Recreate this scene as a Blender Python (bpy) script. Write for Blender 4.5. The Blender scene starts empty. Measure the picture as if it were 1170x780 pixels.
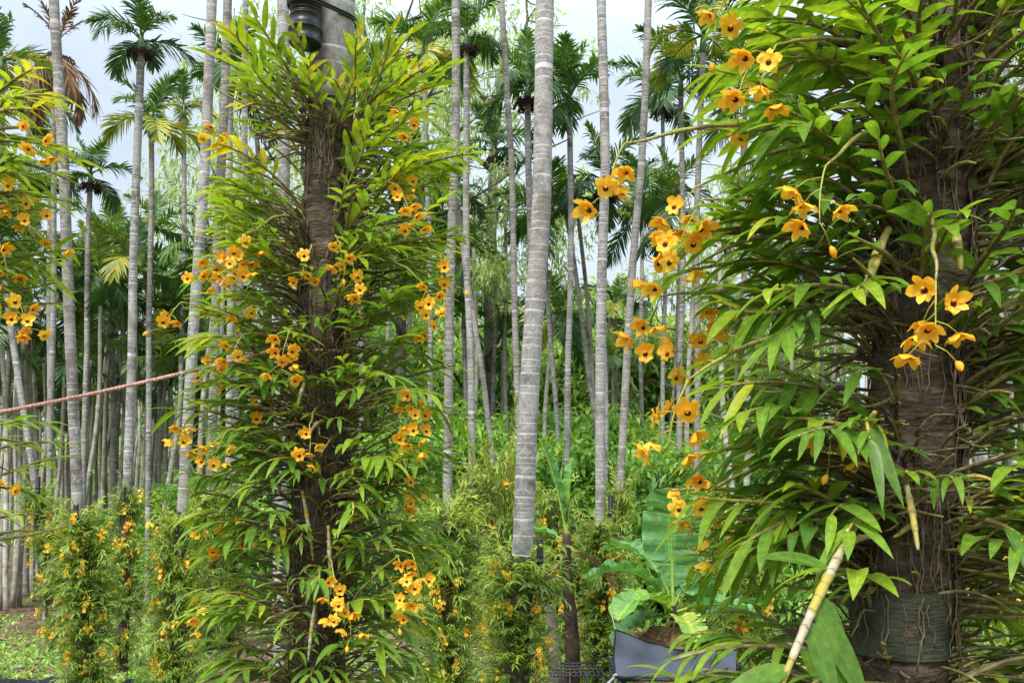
import bpy, math, random
import numpy as np
from mathutils import Vector, Matrix, Euler
rng = np.random.default_rng(11)
random.seed(5)
S = bpy.context.scene
COL = S.collection
PI = math.pi
R = math.radians

# ------------------------------------------------------------------ camera
F, W0, H0, HZ, CAMH, PITCH = 1013.0, 1170.0, 780.0, 560.0, 2.2, R(4.0)
cam_d = bpy.data.cameras.new('camera'); cam = bpy.data.objects.new('camera', cam_d); COL.objects.link(cam)
cam.location = (0, 0, CAMH); cam.rotation_euler = (PI/2 + PITCH, 0, 0)
cam_d.sensor_width = 36; cam_d.lens = F / W0 * 36
SH = (HZ - H0/2 - F*math.tan(PITCH)) / W0
cam_d.shift_y = SH
cam_d.clip_start = 0.05; cam_d.clip_end = 600
S.camera = cam

def P(px, py, d):
    """where a sight line meets the vertical plane at distance d"""
    x = (px - W0/2)/F; y = (H0/2 - py)/F + SH*W0/F
    c, s = math.cos(PITCH), math.sin(PITCH)
    v = np.array([x, c - y*s, s + y*c])
    k = d / v[1]
    return np.array([v[0]*k, d, CAMH + v[2]*k])

def nrm(a):
    a = np.asarray(a, float)
    return a / np.maximum(np.linalg.norm(a, axis=-1, keepdims=True), 1e-9)

# ------------------------------------------------------------------ mesh builder
class MB:
    def __init__(s): s.v=[]; s.f=[]; s.a=[]; s.b=[]; s.m=[]; s.n=0
    def add(s, v, f, a=0.0, b=0.0, m=0):
        v = np.asarray(v, float).reshape(-1,3); f = np.asarray(f, int).reshape(-1,4)
        s.v.append(v); s.f.append(f + s.n)
        s.a.append(np.broadcast_to(np.asarray(a, float).reshape(-1), (len(v),)) if np.size(a)==1 else np.asarray(a, float).reshape(-1))
        s.b.append(np.broadcast_to(np.asarray(b, float).reshape(-1), (len(v),)) if np.size(b)==1 else np.asarray(b, float).reshape(-1))
        s.m.append(np.full(len(f), m, int)); s.n += len(v)
    def mesh(s, name, mats, smooth=True, origin=(0,0,0)):
        me = bpy.data.meshes.new(name)
        if s.n:
            v = np.concatenate(s.v) - np.asarray(origin, float); f = np.concatenate(s.f)
            me.vertices.add(len(v)); me.vertices.foreach_set('co', v.astype(np.float32).ravel())
            me.loops.add(f.size); me.loops.foreach_set('vertex_index', f.astype(np.int32).ravel())
            me.polygons.add(len(f)); me.polygons.foreach_set('loop_start', np.arange(0, f.size, 4, dtype=np.int32))
            me.polygons.foreach_set('material_index', np.concatenate(s.m).astype(np.int32))
            me.polygons.foreach_set('use_smooth', np.full(len(f), smooth))
            for nm, dat in (('tint', s.a), ('rib', s.b)):
                at = me.attributes.new(nm, 'FLOAT', 'POINT'); at.data.foreach_set('value', np.concatenate(dat).astype(np.float32))
            me.update(calc_edges=True); me.validate()
        for m in (mats if isinstance(mats, (list, tuple)) else [mats]): me.materials.append(m)
        return me
    def obj(s, name, mats, parent=None, smooth=True, origin=None):
        o_ = (0,0,0) if origin is None else origin
        o = bpy.data.objects.new(name, s.mesh(name, mats, smooth, o_)); COL.objects.link(o)
        if parent: o.parent = parent
        return o

def grid_faces(r, c, wrap=False):
    i = np.arange(r-1)[:,None]; j = np.arange(c if wrap else c-1)[None,:]; k = (j+1) % c
    return np.stack([i*c+j + 0*k, i*c+k, (i+1)*c+k, (i+1)*c+j + 0*k], -1).reshape(-1,4)

def tube(mb, pts, rad, sides=8, a=None, b=None, m=0, cap=True):
    pts = np.asarray(pts, float); n = len(pts)
    rad = np.broadcast_to(np.asarray(rad, float), (n,)).copy()
    if cap:
        pts = np.vstack([pts[:1], pts, pts[-1:]]); rad = np.concatenate([[1e-5], rad, [1e-5]])
        if a is not None and np.size(a) > 1: a = np.concatenate([[a[0]], a, [a[-1]]])
        if b is not None and np.size(b) > 1: b = np.concatenate([[b[0]], b, [b[-1]]])
        n += 2
    t = np.gradient(pts[1:-1] if cap else pts, axis=0)
    if cap: t = np.vstack([t[:1], t, t[-1:]])
    t = nrm(t)
    u = np.zeros((n,3)); ref = np.array([0,0,1.0]) if abs(t[0][2]) < .9 else np.array([1.0,0,0])
    u[0] = nrm(np.cross(t[0], ref))
    for i in range(1, n):
        x = u[i-1] - t[i]*np.dot(u[i-1], t[i]); u[i] = nrm(x)
    w = np.cross(t, u)
    ang = np.arange(sides)/sides*2*PI
    v = pts[:,None,:] + rad[:,None,None]*(np.cos(ang)[None,:,None]*u[:,None,:] + np.sin(ang)[None,:,None]*w[:,None,:])
    def ex(q):
        if q is None: return 0.0
        q = np.asarray(q, float)
        return q if q.size == 1 else np.repeat(q, sides)
    mb.add(v, grid_faces(n, sides, True), ex(a), ex(b), m)

def leaf_batch(mb, base, dirv, nv, L, W, droop, tint, seg=5, fold=.35, m=0, pw=(.55,.85), base_w=.06, curl=0):
    base = np.asarray(base, float).reshape(-1,3); n = len(base)
    if n == 0: return
    dirv = nrm(np.asarray(dirv, float).reshape(-1,3)); nv = np.asarray(nv, float).reshape(-1,3)
    B = lambda q: np.broadcast_to(np.asarray(q, float), (n,))
    L, W, droop, tint = B(L), B(W), B(droop), B(tint)
    side = nrm(np.cross(dirv, nv)); nn = nrm(np.cross(side, dirv))
    t = np.linspace(0, 1, seg+1)
    prof = t**pw[0]*(1-t)**pw[1]; prof = prof/prof.max(); prof[0] = base_w; prof[-1] = 0.012
    c = base[:,None,:] + dirv[:,None,:]*(L[:,None]*(t - .22*np.abs(droop)[:,None]*t**2))[...,None]
    c[...,2] -= (droop*L)[:,None]*t**2
    if curl: c += (side*(rng.normal(0,curl,n)*L)[:,None])[:,None,:]*(t**2)[None,:,None]
    cols = np.array([-1.0,0,1.0])
    off = W[:,None,None]/2*prof[None,:,None]*cols[None,None,:]
    v = c[:,:,None,:] + off[...,None]*side[:,None,None,:] + (np.abs(off)*fold)[...,None]*nn[:,None,None,:]
    g = grid_faces(seg+1, 3); nvv = (seg+1)*3
    f = (g[None] + (np.arange(n)*nvv)[:,None,None]).reshape(-1,4)
    mb.add(v, f, np.repeat(tint, nvv), np.tile(np.tile(np.abs(cols), seg+1), n), m)

def rvec(n): return nrm(rng.normal(size=(n,3)))

# ------------------------------------------------------------------ materials
def mat(name):
    m = bpy.data.materials.new(name); m.use_nodes = True
    nt = m.node_tree; nt.nodes.clear()
    out = nt.nodes.new('ShaderNodeOutputMaterial')
    return m, nt, out
def N(nt, typ, ins=None, **kw):
    n = nt.nodes.new(typ)
    for k, v in kw.items(): setattr(n, k, v)
    for k, v in (ins or {}).items():
        if isinstance(v, bpy.types.NodeSocket): nt.links.new(v, n.inputs[k])
        else: n.inputs[k].default_value = v
    return n
def ramp(nt, fac, stops, interp='LINEAR'):
    r = nt.nodes.new('ShaderNodeValToRGB'); nt.links.new(fac, r.inputs[0]); r.color_ramp.interpolation = interp
    e = r.color_ramp.elements
    while len(e) > 1: e.remove(e[-1])
    e[0].position = stops[0][0]; e[0].color = (*stops[0][1], 1)
    for p, c in stops[1:]:
        x = e.new(p); x.color = (*c, 1)
    return r.outputs[0]
def attr(nt, nm): return N(nt, 'ShaderNodeAttribute', attribute_name=nm).outputs['Fac']
def noise(nt, scale, detail=3, coord='Object', rough=.55, vec=None):
    if vec is None: vec = N(nt, 'ShaderNodeTexCoord').outputs[coord]
    return N(nt, 'ShaderNodeTexNoise', {'Vector': vec, 'Scale': scale, 'Detail': detail, 'Roughness': rough}).outputs['Fac']
def math_(nt, op, a, b=0.0, c=0.0): return N(nt, 'ShaderNodeMath', {0: a, 1: b, 2: c}, operation=op).outputs[0]
def mix(nt, fac, a, b, typ='MIX'):
    n = nt.nodes.new('ShaderNodeMix'); n.data_type = 'RGBA'; n.blend_type = typ
    for i, v in ((0, fac), (6, a), (7, b)):
        if isinstance(v, bpy.types.NodeSocket): nt.links.new(v, n.inputs[i])
        else: n.inputs[i].default_value = v if i == 0 else (*v, 1)
    return n.outputs[2]
def fin(nt, out, col, rough=.6, bump=None, bstr=.3, bdist=.01, trans=0, tcol=None, spec=.5, metal=0):
    ins = {'Base Color': col if isinstance(col, bpy.types.NodeSocket) else (*col, 1), 'Roughness': rough, 'Specular IOR Level': spec, 'Metallic': metal}
    if bump is not None: ins['Normal'] = N(nt, 'ShaderNodeBump', {'Height': bump, 'Strength': bstr, 'Distance': bdist}).outputs[0]
    p = N(nt, 'ShaderNodeBsdfPrincipled', ins)
    sh = p.outputs[0]
    if trans:
        tr = N(nt, 'ShaderNodeBsdfTranslucent', {'Color': tcol if tcol is not None else ins['Base Color']})
        sh = N(nt, 'ShaderNodeMixShader', {0: trans, 1: sh, 2: tr.outputs[0]}).outputs[0]
    nt.links.new(sh, out.inputs[0])

def leaf_mat(name, stops, rough=.42, trans=.35, rib=.35, nscale=9, spec=.45, boost=(1.35,1.35,.6)):
    m, nt, out = mat(name)
    t = attr(nt, 'tint')
    n1 = noise(nt, nscale, 2)
    t2 = math_(nt, 'ADD', t, math_(nt, 'MULTIPLY', math_(nt, 'SUBTRACT', n1, .5), .45))
    c = ramp(nt, t2, stops)
    n2 = noise(nt, nscale*9, 3)
    c = mix(nt, 1.0, c, ramp(nt, n2, [(.3,(.72,.72,.72)),(.7,(1.2,1.2,1.15))]), 'MULTIPLY')
    sp = ramp(nt, noise(nt, nscale*5, 3, rough=.6), [(.60,(0,0,0)),(.70,(.5,.5,.5))])
    c = mix(nt, sp, c, mix(nt, 1.0, c, (1.7,1.25,.55), 'MULTIPLY'))
    sp2 = ramp(nt, noise(nt, nscale*14, 2), [(.70,(0,0,0)),(.74,(.75,.75,.75))])
    c = mix(nt, sp2, c, (.10,.065,.025))
    r = attr(nt, 'rib')
    ribf = math_(nt, 'MULTIPLY', math_(nt, 'LESS_THAN', r, .13), rib)
    c = mix(nt, ribf, c, mix(nt, 1.0, c, (1.5,1.5,1.3), 'MULTIPLY'))
    tc = mix(nt, 1.0, c, boost, 'MULTIPLY')
    fin(nt, out, c, rough, trans=trans, tcol=tc, spec=spec, bump=n2, bstr=.12, bdist=.004)
    return m

M = {}
M['orchid_leaf'] = leaf_mat('orchid_leaf', [(0,(.032,.095,.030)),(.3,(.085,.19,.034)),(.6,(.165,.31,.034)),(.88,(.34,.46,.035)),(1,(.52,.48,.045))], trans=.46)
M['palm_leaf'] = leaf_mat('palm_leaf', [(0,(.020,.065,.028)),(.35,(.045,.125,.036)),(.65,(.12,.235,.04)),(.9,(.32,.38,.05)),(1,(.5,.40,.06))], rough=.45, trans=.25, nscale=3)
M['dead_leaf'] = leaf_mat('dead_leaf', [(0,(.10,.055,.032)),(.5,(.24,.145,.09)),(1,(.40,.27,.18))], rough=.8, trans=.2, nscale=3, spec=.1, boost=(1,1,1))
M['shrub_leaf'] = leaf_mat('shrub_leaf', [(0,(.08,.19,.05)),(.4,(.20,.40,.08)),(.75,(.36,.56,.11)),(1,(.54,.66,.14))], trans=.4, nscale=1.2)
M['tree_leaf'] = leaf_mat('tree_leaf', [(0,(.12,.23,.075)),(.4,(.25,.40,.11)),(.75,(.40,.54,.14)),(1,(.56,.65,.18))], trans=.4, nscale=1.2)
M['pale_leaf'] = leaf_mat('pale_leaf', [(0,(.22,.30,.13)),(.5,(.40,.52,.21)),(1,(.58,.68,.32))], trans=.4, nscale=1.2)
M['clump_leaf'] = leaf_mat('clump_leaf', [(0,(.08,.16,.04)),(.35,(.19,.32,.055)),(.7,(.35,.48,.07)),(1,(.54,.58,.10))], trans=.42, nscale=3)
M['banana_leaf'] = leaf_mat('banana_leaf', [(0,(.075,.20,.08)),(.5,(.15,.35,.11)),(.85,(.24,.46,.07)),(1,(.42,.5,.08))], trans=.3, nscale=2.5, rib=.8)

def cane_mat():
    m, nt, out = mat('orchid_cane')
    c = ramp(nt, attr(nt,'tint'), [(0,(.055,.040,.020)),(.35,(.12,.095,.030)),(.65,(.22,.20,.045)),(1,(.42,.34,.055))])
    h = attr(nt,'rib')
    fr = math_(nt, 'FRACT', math_(nt, 'MULTIPLY', h, 42))
    node = math_(nt, 'LESS_THAN', fr, .13)
    c = mix(nt, math_(nt,'MULTIPLY',node,.55), c, (.05,.035,.02))
    n1 = noise(nt, 70, 3)
    c = mix(nt, ramp(nt, n1, [(.52,(0,0,0)),(.66,(.55,.55,.55))]), c, (.33,.29,.20))
    c = mix(nt, 1.0, c, ramp(nt, noise(nt, 25, 2), [(.3,(.65,.65,.65)),(.7,(1.3,1.3,1.3))]), 'MULTIPLY')
    fin(nt, out, c, .5, bump=noise(nt, 160, 2), bstr=.25, bdist=.002)
    return m
M['cane'] = cane_mat()
def old_cane_mat():
    m, nt, out = mat('sheathed_cane')
    h = attr(nt,'rib'); n0 = noise(nt, 16, 2); n1 = noise(nt, 60, 3)
    s = math_(nt, 'ADD', h, math_(nt, 'MULTIPLY', n1, .018))
    band = N(nt, 'ShaderNodeTexNoise', {'W': math_(nt,'MULTIPLY',s,13), 'Scale': 1.0, 'Detail': 1}, noise_dimensions='1D').outputs['Fac']
    c = ramp(nt, band, [(.38,(.36,.29,.045)),(.48,(.27,.25,.06)),(.56,(.42,.38,.26)),(.68,(.33,.29,.20))])
    fr = math_(nt, 'FRACT', math_(nt, 'MULTIPLY', s, 36))
    c = mix(nt, math_(nt,'MULTIPLY', math_(nt,'LESS_THAN', fr, .08), .7), c, (.12,.07,.02))
    c = mix(nt, ramp(nt, n1, [(.58,(0,0,0)),(.7,(.8,.8,.8))]), c, (.16,.12,.07))
    fin(nt, out, c, .6, bump=n1, bstr=.4, bdist=.002)
    return m
M['old_cane'] = old_cane_mat()

def petal_mat():
    m, nt, out = mat('orchid_petal')
    t = attr(nt, 'tint')
    n1 = noise(nt, 60, 2)
    o = ramp(nt, noise(nt, 12, 1), [(.3,(.96,.54,.035)),(.7,(1.0,.70,.085))])
    o = mix(nt, ramp(nt, n1, [(.4,(0,0,0)),(.8,(.4,.4,.4))]), o, (.93,.42,.02))
    o = mix(nt, math_(nt,'MULTIPLY', math_(nt,'LESS_THAN', attr(nt,'rib'), .1), .25), o, (.65,.22,.01))
    oi = N(nt, 'ShaderNodeObjectInfo').outputs['Random']
    o = mix(nt, 1.0, o, ramp(nt, oi, [(0,(.92,.84,.7)),(.4,(.98,.98,.9)),(.8,(1,1.06,1.05)),(1,(1,1.15,1.5))]), 'MULTIPLY')
    c = mix(nt, ramp(nt, t, [(.24,(1,1,1)),(.36,(0,0,0))]), o, (.045,.008,.006))
    fin(nt, out, c, .5, trans=.35, tcol=mix(nt, 1.0, c, (1.1,1.05,.9), 'MULTIPLY'), spec=.3)
    return m
M['petal'] = petal_mat()
M['stalk'] = leaf_mat('flower_stalk', [(0,(.30,.33,.05)),(1,(.46,.40,.05))], trans=.1, nscale=20)

def palm_bark(name, base, dark, ring, period=.085):
    m, nt, out = mat(name)
    oi = N(nt, 'ShaderNodeObjectInfo').outputs['Random']
    tcv = N(nt,'ShaderNodeVectorMath',{0:N(nt,'ShaderNodeTexCoord').outputs['Object'],1:N(nt,'ShaderNodeCombineXYZ',{0:math_(nt,'MULTIPLY',oi,37),1:math_(nt,'MULTIPLY',oi,11),2:math_(nt,'MULTIPLY',oi,53)}).outputs[0]},operation='ADD').outputs[0]
    h = attr(nt, 'rib'); n0 = noise(nt, 2.2, 2, vec=tcv); n1 = noise(nt, 14, 4, vec=tcv); n2 = noise(nt, 70, 3, vec=tcv)
    wob = N(nt, 'ShaderNodeTexNoise', {'W': math_(nt,'MULTIPLY',h,3.1), 'Scale': 1.0, 'Detail': 1}, noise_dimensions='1D').outputs['Fac']
    s = math_(nt, 'ADD', math_(nt,'MULTIPLY',h,1/period), math_(nt,'MULTIPLY',wob,5.0))
    s = math_(nt, 'ADD', s, math_(nt,'MULTIPLY',n1,.16))
    fr = math_(nt, 'FRACT', s)
    c = mix(nt, ramp(nt, n1, [(.35,(0,0,0)),(.65,(1,1,1))]), dark, base)
    c = mix(nt, ramp(nt, n0, [(.42,(0,0,0)),(.68,(.6,.6,.6))]), c, tuple(x*1.35 for x in base))
    c = mix(nt, ramp(nt, n2, [(.48,(0,0,0)),(.66,(.7,.7,.7))]), c, dark)
    rg = ramp(nt, fr, [(0,(.95,.95,.95)),(.10,(.95,.95,.95)),(.16,(0,0,0)),(.95,(0,0,0)),(1,(.6,.6,.6))])
    c = mix(nt, mix(nt, 1.0, rg, ramp(nt, n2, [(.3,(1,1,1)),(.7,(.45,.45,.45))]), 'MULTIPLY'), c, ring)
    dk = ramp(nt, fr, [(.11,(0,0,0)),(.16,(.5,.5,.5)),(.30,(0,0,0))])
    c = mix(nt, dk, c, tuple(x*.62 for x in dark))
    c = mix(nt, ramp(nt, noise(nt, 4.5, 3, vec=tcv), [(.52,(0,0,0)),(.62,(.7,.7,.7))]), c, (.115,.10,.08))
    c = mix(nt, ramp(nt, noise(nt, 9, 4, rough=.7, vec=tcv), [(.54,(0,0,0)),(.62,(.7,.7,.7))]), c, (.40,.40,.385))
    c = mix(nt, 1.0, c, ramp(nt, oi, [(0,(.82,.80,.76)),(.5,(1,1,1)),(1,(1.12,1.12,1.13))]), 'MULTIPLY')
    c = mix(nt, ramp(nt, noise(nt, 1.1, 3, vec=tcv), [(.48,(0,0,0)),(.66,(.4,.4,.4))]), c, (.22,.19,.155))
    hgt = math_(nt, 'ADD', math_(nt,'MULTIPLY', ramp(nt, fr, [(0,(1,1,1)),(.12,(1,1,1)),(.2,(.2,.2,.2)),(.9,(.55,.55,.55))]), .7), math_(nt,'MULTIPLY',n2,.35))
    fin(nt, out, c, .85, bump=hgt, bstr=.5, bdist=.004, spec=.2)
    return m
M['bark'] = palm_bark('palm_bark', (.35,.34,.325), (.125,.118,.108), (.64,.63,.61), .075)
M['far_bark'] = palm_bark('distant_palm_bark', (.44,.42,.34), (.27,.25,.20), (.56,.54,.47), .12)
M['green_shaft'] = leaf_mat('crown_shaft_green', [(0,(.08,.16,.05)),(1,(.16,.26,.08))], trans=0, nscale=3, rib=0)
def rough_bark():
    m, nt, out = mat('fibrous_bark')
    tc = N(nt,'ShaderNodeTexCoord').outputs['Object']
    mp = N(nt,'ShaderNodeMapping',{'Vector':tc,'Scale':(1,1,3.0)}).outputs[0]
    n1 = noise(nt, 14, 5, vec=mp, rough=.7); n2 = noise(nt, 60, 3, vec=mp)
    c = ramp(nt, n1, [(.3,(.03,.023,.016)),(.5,(.085,.064,.045)),(.62,(.14,.11,.08)),(.75,(.24,.21,.165))])
    c = mix(nt, ramp(nt, noise(nt, 5, 3), [(.5,(0,0,0)),(.7,(.45,.45,.45))]), c, (.075,.085,.035))
    c = mix(nt, ramp(nt, n2, [(.5,(0,0,0)),(.7,(.6,.6,.6))]), c, (.035,.026,.018))
    fin(nt, out, c, .9, bump=math_(nt,'ADD',n1,math_(nt,'MULTIPLY',n2,.5)), bstr=.9, bdist=.015, spec=.15)
    return m
M['rough_bark'] = rough_bark()
def simple(name, c0, c1, sc, rough=.7, bs=.2, spec=.3, det=3):
    m, nt, out = mat(name); n = noise(nt, sc, det)
    fin(nt, out, ramp(nt, n, [(.3,c0),(.7,c1)]), rough, bump=n, bstr=bs, bdist=.006, spec=spec); return m
M['root'] = simple('aerial_root', (.07,.048,.030), (.24,.19,.13), 30, .85)
M['pale_root'] = simple('pale_root', (.28,.25,.19), (.46,.43,.36), 40, .8)
M['black_plastic'] = simple('black_plastic', (.012,.013,.015), (.03,.032,.036), 20, .38, .05, .5)
M['tie'] = simple('dark_tie', (.01,.02,.02), (.02,.035,.03), 20, .5)
M['twig'] = simple('twig_bark', (.07,.06,.045), (.17,.15,.12), 10, .85)
M['fruit'] = simple('dry_fruit', (.02,.012,.012), (.075,.04,.03), 14, .7)
M['moss'] = simple('moss', (.015,.02,.01), (.06,.085,.03), 25, .95, .8, .1)
M['string'] = simple('pale_string', (.35,.35,.28), (.55,.55,.45), 60, .8)
M['metal'] = simple('dark_steel', (.02,.02,.025), (.06,.06,.065), 20, .5)
M['dead_stem'] = simple('dead_banana_stem', (.012,.009,.008), (.075,.048,.035), 9, .85, .7, .15)
def rope_mat():
    m, nt, out = mat('pink_rope'); n = noise(nt, 120, 2)
    fin(nt, out, ramp(nt, n, [(.3,(.40,.19,.155)),(.7,(.62,.38,.33))]), .75, bump=n, bstr=.4, bdist=.002); return m
M['rope'] = rope_mat()
def net_mat(name, c0, c1, sc):
    m, nt, out = mat(name)
    uv = N(nt,'ShaderNodeTexCoord').outputs['Object']
    w1 = N(nt,'ShaderNodeTexWave',{'Vector':uv,'Scale':sc,'Distortion':.6,'Detail':1},wave_type='BANDS',bands_direction='X').outputs['Fac']
    w2 = N(nt,'ShaderNodeTexWave',{'Vector':uv,'Scale':sc*.8,'Distortion':.6,'Detail':1},wave_type='BANDS',bands_direction='Z').outputs['Fac']
    w = math_(nt,'MULTIPLY',w1,w2)
    c = mix(nt, w, c0, c1)
    c = mix(nt, 1.0, c, ramp(nt, noise(nt, 3, 3),[(.3,(.65,.65,.65)),(.7,(1.3,1.3,1.3))]), 'MULTIPLY')
    fin(nt, out, c, .75, bump=w, bstr=.4, bdist=.004, spec=.25); return m
M['shade_net'] = net_mat('shade_net', (.065,.07,.088), (.155,.165,.20), 60)
def band_mat():
    m, nt, out = mat('wrap_net')
    tc = N(nt,'ShaderNodeTexCoord').outputs['Object']; mp = N(nt,'ShaderNodeMapping',{'Vector':tc,'Scale':(1,1,5)}).outputs[0]
    n1 = noise(nt, 9, 5, rough=.7); n2 = noise(nt, 40, 3, vec=mp)
    c = ramp(nt, n1, [(.3,(.03,.034,.022)),(.55,(.075,.08,.055)),(.75,(.15,.14,.10))]); c = mix(nt, ramp(nt, n2, [(.5,(0,0,0)),(.7,(.6,.6,.6))]), c, (.03,.03,.02))
    fin(nt, out, c, .85, bump=math_(nt,'ADD',n1,n2), bstr=.6, bdist=.01, spec=.2); return m
M['band'] = band_mat()
M['ground_sheet'] = net_mat('ground_sheet', (.008,.010,.015), (.025,.03,.04), 40)
def ground_mat():
    m, nt, out = mat('soil')
    n1 = noise(nt, .35, 4); n2 = noise(nt, 5, 5); n3 = noise(nt, 28, 4)
    c = ramp(nt, n3, [(.3,(.05,.032,.022)),(.5,(.16,.105,.072)),(.7,(.30,.21,.155))])
    g = ramp(nt, n3, [(.3,(.02,.05,.012)),(.7,(.07,.15,.03))])
    c = mix(nt, ramp(nt, math_(nt,'ADD',math_(nt,'MULTIPLY',n1,.7),math_(nt,'MULTIPLY',n2,.3)), [(.50,(0,0,0)),(.58,(.85,.85,.85))]), c, g)
    fin(nt, out, c, .95, bump=n3, bstr=.8, bdist=.04, spec=.1); return m
M['soil'] = ground_mat()

# ------------------------------------------------------------------ object helpers
def tag(o, label=None, cat=None, group=None, kind=None):
    for k, v in (('label',label),('category',cat),('group',group),('kind',kind)):
        if v: o[k] = v
    return o
def thing(name, loc, label, cat, group=None):
    o = bpy.data.objects.new(name, None); COL.objects.link(o); o.location = tuple(loc); o.empty_display_size = .1
    return tag(o, label, cat, group)
def child(name, mesh, parent, loc=(0,0,0), rot=None, sc=1.0):
    o = bpy.data.objects.new(name, mesh); COL.objects.link(o); o.parent = parent; o.location = tuple(loc)
    if rot is not None: o.rotation_euler = rot
    o.scale = (sc,)*3 if np.isscalar(sc) else sc
    return o

# ------------------------------------------------------------------ light and sky
SUN_EL, SUN_AZ = R(52), R(205)       # azimuth clockwise from +Y: behind the camera, to the left
w = bpy.data.worlds.new("World"); S.world = w; w.use_nodes = True
nt = w.node_tree; nt.nodes.clear()
out = nt.nodes.new('ShaderNodeOutputWorld')
sky = N(nt, 'ShaderNodeTexSky', sky_type='NISHITA'); sky.sun_disc = False
sky.sun_elevation = SUN_EL; sky.sun_rotation = SUN_AZ; sky.air_density = 1.0; sky.dust_density = 2.5; sky.ozone_density = 1.5
tc = N(nt,'ShaderNodeTexCoord').outputs['Generated']
mp = N(nt,'ShaderNodeMapping',{'Vector':tc,'Scale':(1,1,2.2)}).outputs[0]
cl = noise(nt, 2.3, 6, vec=mp)
cc = ramp(nt, cl, [(.34,(.74,.74,.74)),(.58,(1,1,1))])
skc = mix(nt, cc, sky.outputs[0], (5.5,6.35,7.25))
zz_ = N(nt,'ShaderNodeSeparateXYZ',{0:tc}).outputs[2]
skc = mix(nt, 1.0, skc, ramp(nt, zz_, [(0,(.95,.95,.95)),(.42,(1.0,1.0,1.0)),(.9,(3.1,3.05,2.9))]), 'MULTIPLY')
bg = N(nt, 'ShaderNodeBackground', {'Color': skc, 'Strength': .15})
nt.links.new(bg.outputs[0], out.inputs[0])
sd = bpy.data.lights.new('sun', 'SUN'); sd.energy = 5.0; sd.angle = R(22); sd.color = (1,.965,.9)
so = bpy.data.objects.new('sun', sd); COL.objects.link(so)
dv = Vector((math.sin(SUN_AZ)*math.cos(SUN_EL), math.cos(SUN_AZ)*math.cos(SUN_EL), math.sin(SUN_EL)))
so.rotation_euler = dv.to_track_quat('Z','Y').to_euler(); so.location = (-5,-5,14)

# ------------------------------------------------------------------ ground
def gz(x, y): return .06*np.sin(x*.7+1)*np.cos(y*.5) + .03*np.sin(x*1.9+y*1.3)
mb = MB()
gx = np.concatenate([[-400,-150,-60], np.linspace(-30,30,121), [60,150,400]]); gy = np.concatenate([[-200,-60,-20], np.linspace(-6,54,121), [90,200,450]])
X, Y = np.meshgrid(gx, gy); mb.add(np.stack([X,Y,gz(X,Y)],-1), grid_faces(len(gy), len(gx)))
g = mb.obj('ground', M['soil']); tag(g, 'brown soil with leaf litter under the palms', 'ground', kind='structure')
# low green cover
def stuff_leaves(n, xr, yr, dens=None):
    x = rng.uniform(*xr, n); y = rng.uniform(*yr, n)
    if dens is not None:
        k = rng.random(n) < dens(x, y); x, y = x[k], y[k]
    return x, y
mb = MB()
patch = lambda x, y: np.clip(.55 + .6*np.exp(-((x-1.3)/1.2)**2-((y-7)/2.5)**2) + .6*np.exp(-((x+4.5)/2.0)**2-((y-10)/3)**2) + .9*np.sin(x*.8+.5)*np.cos(y*.55+.3) + .5*np.sin(x*2.1+y), 0.03, 1)*np.where(np.abs(x) < y*.75+1.5, 1, .1)
x, y = stuff_leaves(90000, (-9,9), (3.5,16), patch); n = len(x)
d = nrm(np.stack([rng.normal(0,.7,n), rng.normal(0,.7,n), rng.uniform(.3,1.2,n)],-1))
leaf_batch(mb, np.stack([x,y,gz(x,y)],-1), d, np.stack([rng.normal(0,.4,n),rng.normal(0,.4,n)-.2,np.ones(n)],-1), rng.uniform(.05,.17,n), rng.uniform(.014,.045,n), rng.uniform(.1,.6,n), rng.beta(2.5,2,n), seg=2)
tag(mb.obj('ground_cover', M['shrub_leaf']), 'low green weeds and grass covering the soil between the trunks', 'weeds', kind='stuff')
mb = MB()
x, y = stuff_leaves(9000, (-12,12), (4,20)); n = len(x)
leaf_batch(mb, np.stack([x,y,gz(x,y)+.012],-1), np.stack([rng.normal(size=n),rng.normal(size=n),rng.normal(0,.15,n)],-1), np.stack([rng.normal(0,.3,n),rng.normal(0,.3,n),np.ones(n)],-1), rng.uniform(.08,.3,n), rng.uniform(.02,.06,n), rng.uniform(-.1,.1,n), rng.random(n), seg=2)
tag(mb.obj('leaf_litter', M['dead_leaf']), 'dry brown fallen leaves scattered over the soil', 'leaf litter', kind='stuff')

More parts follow.
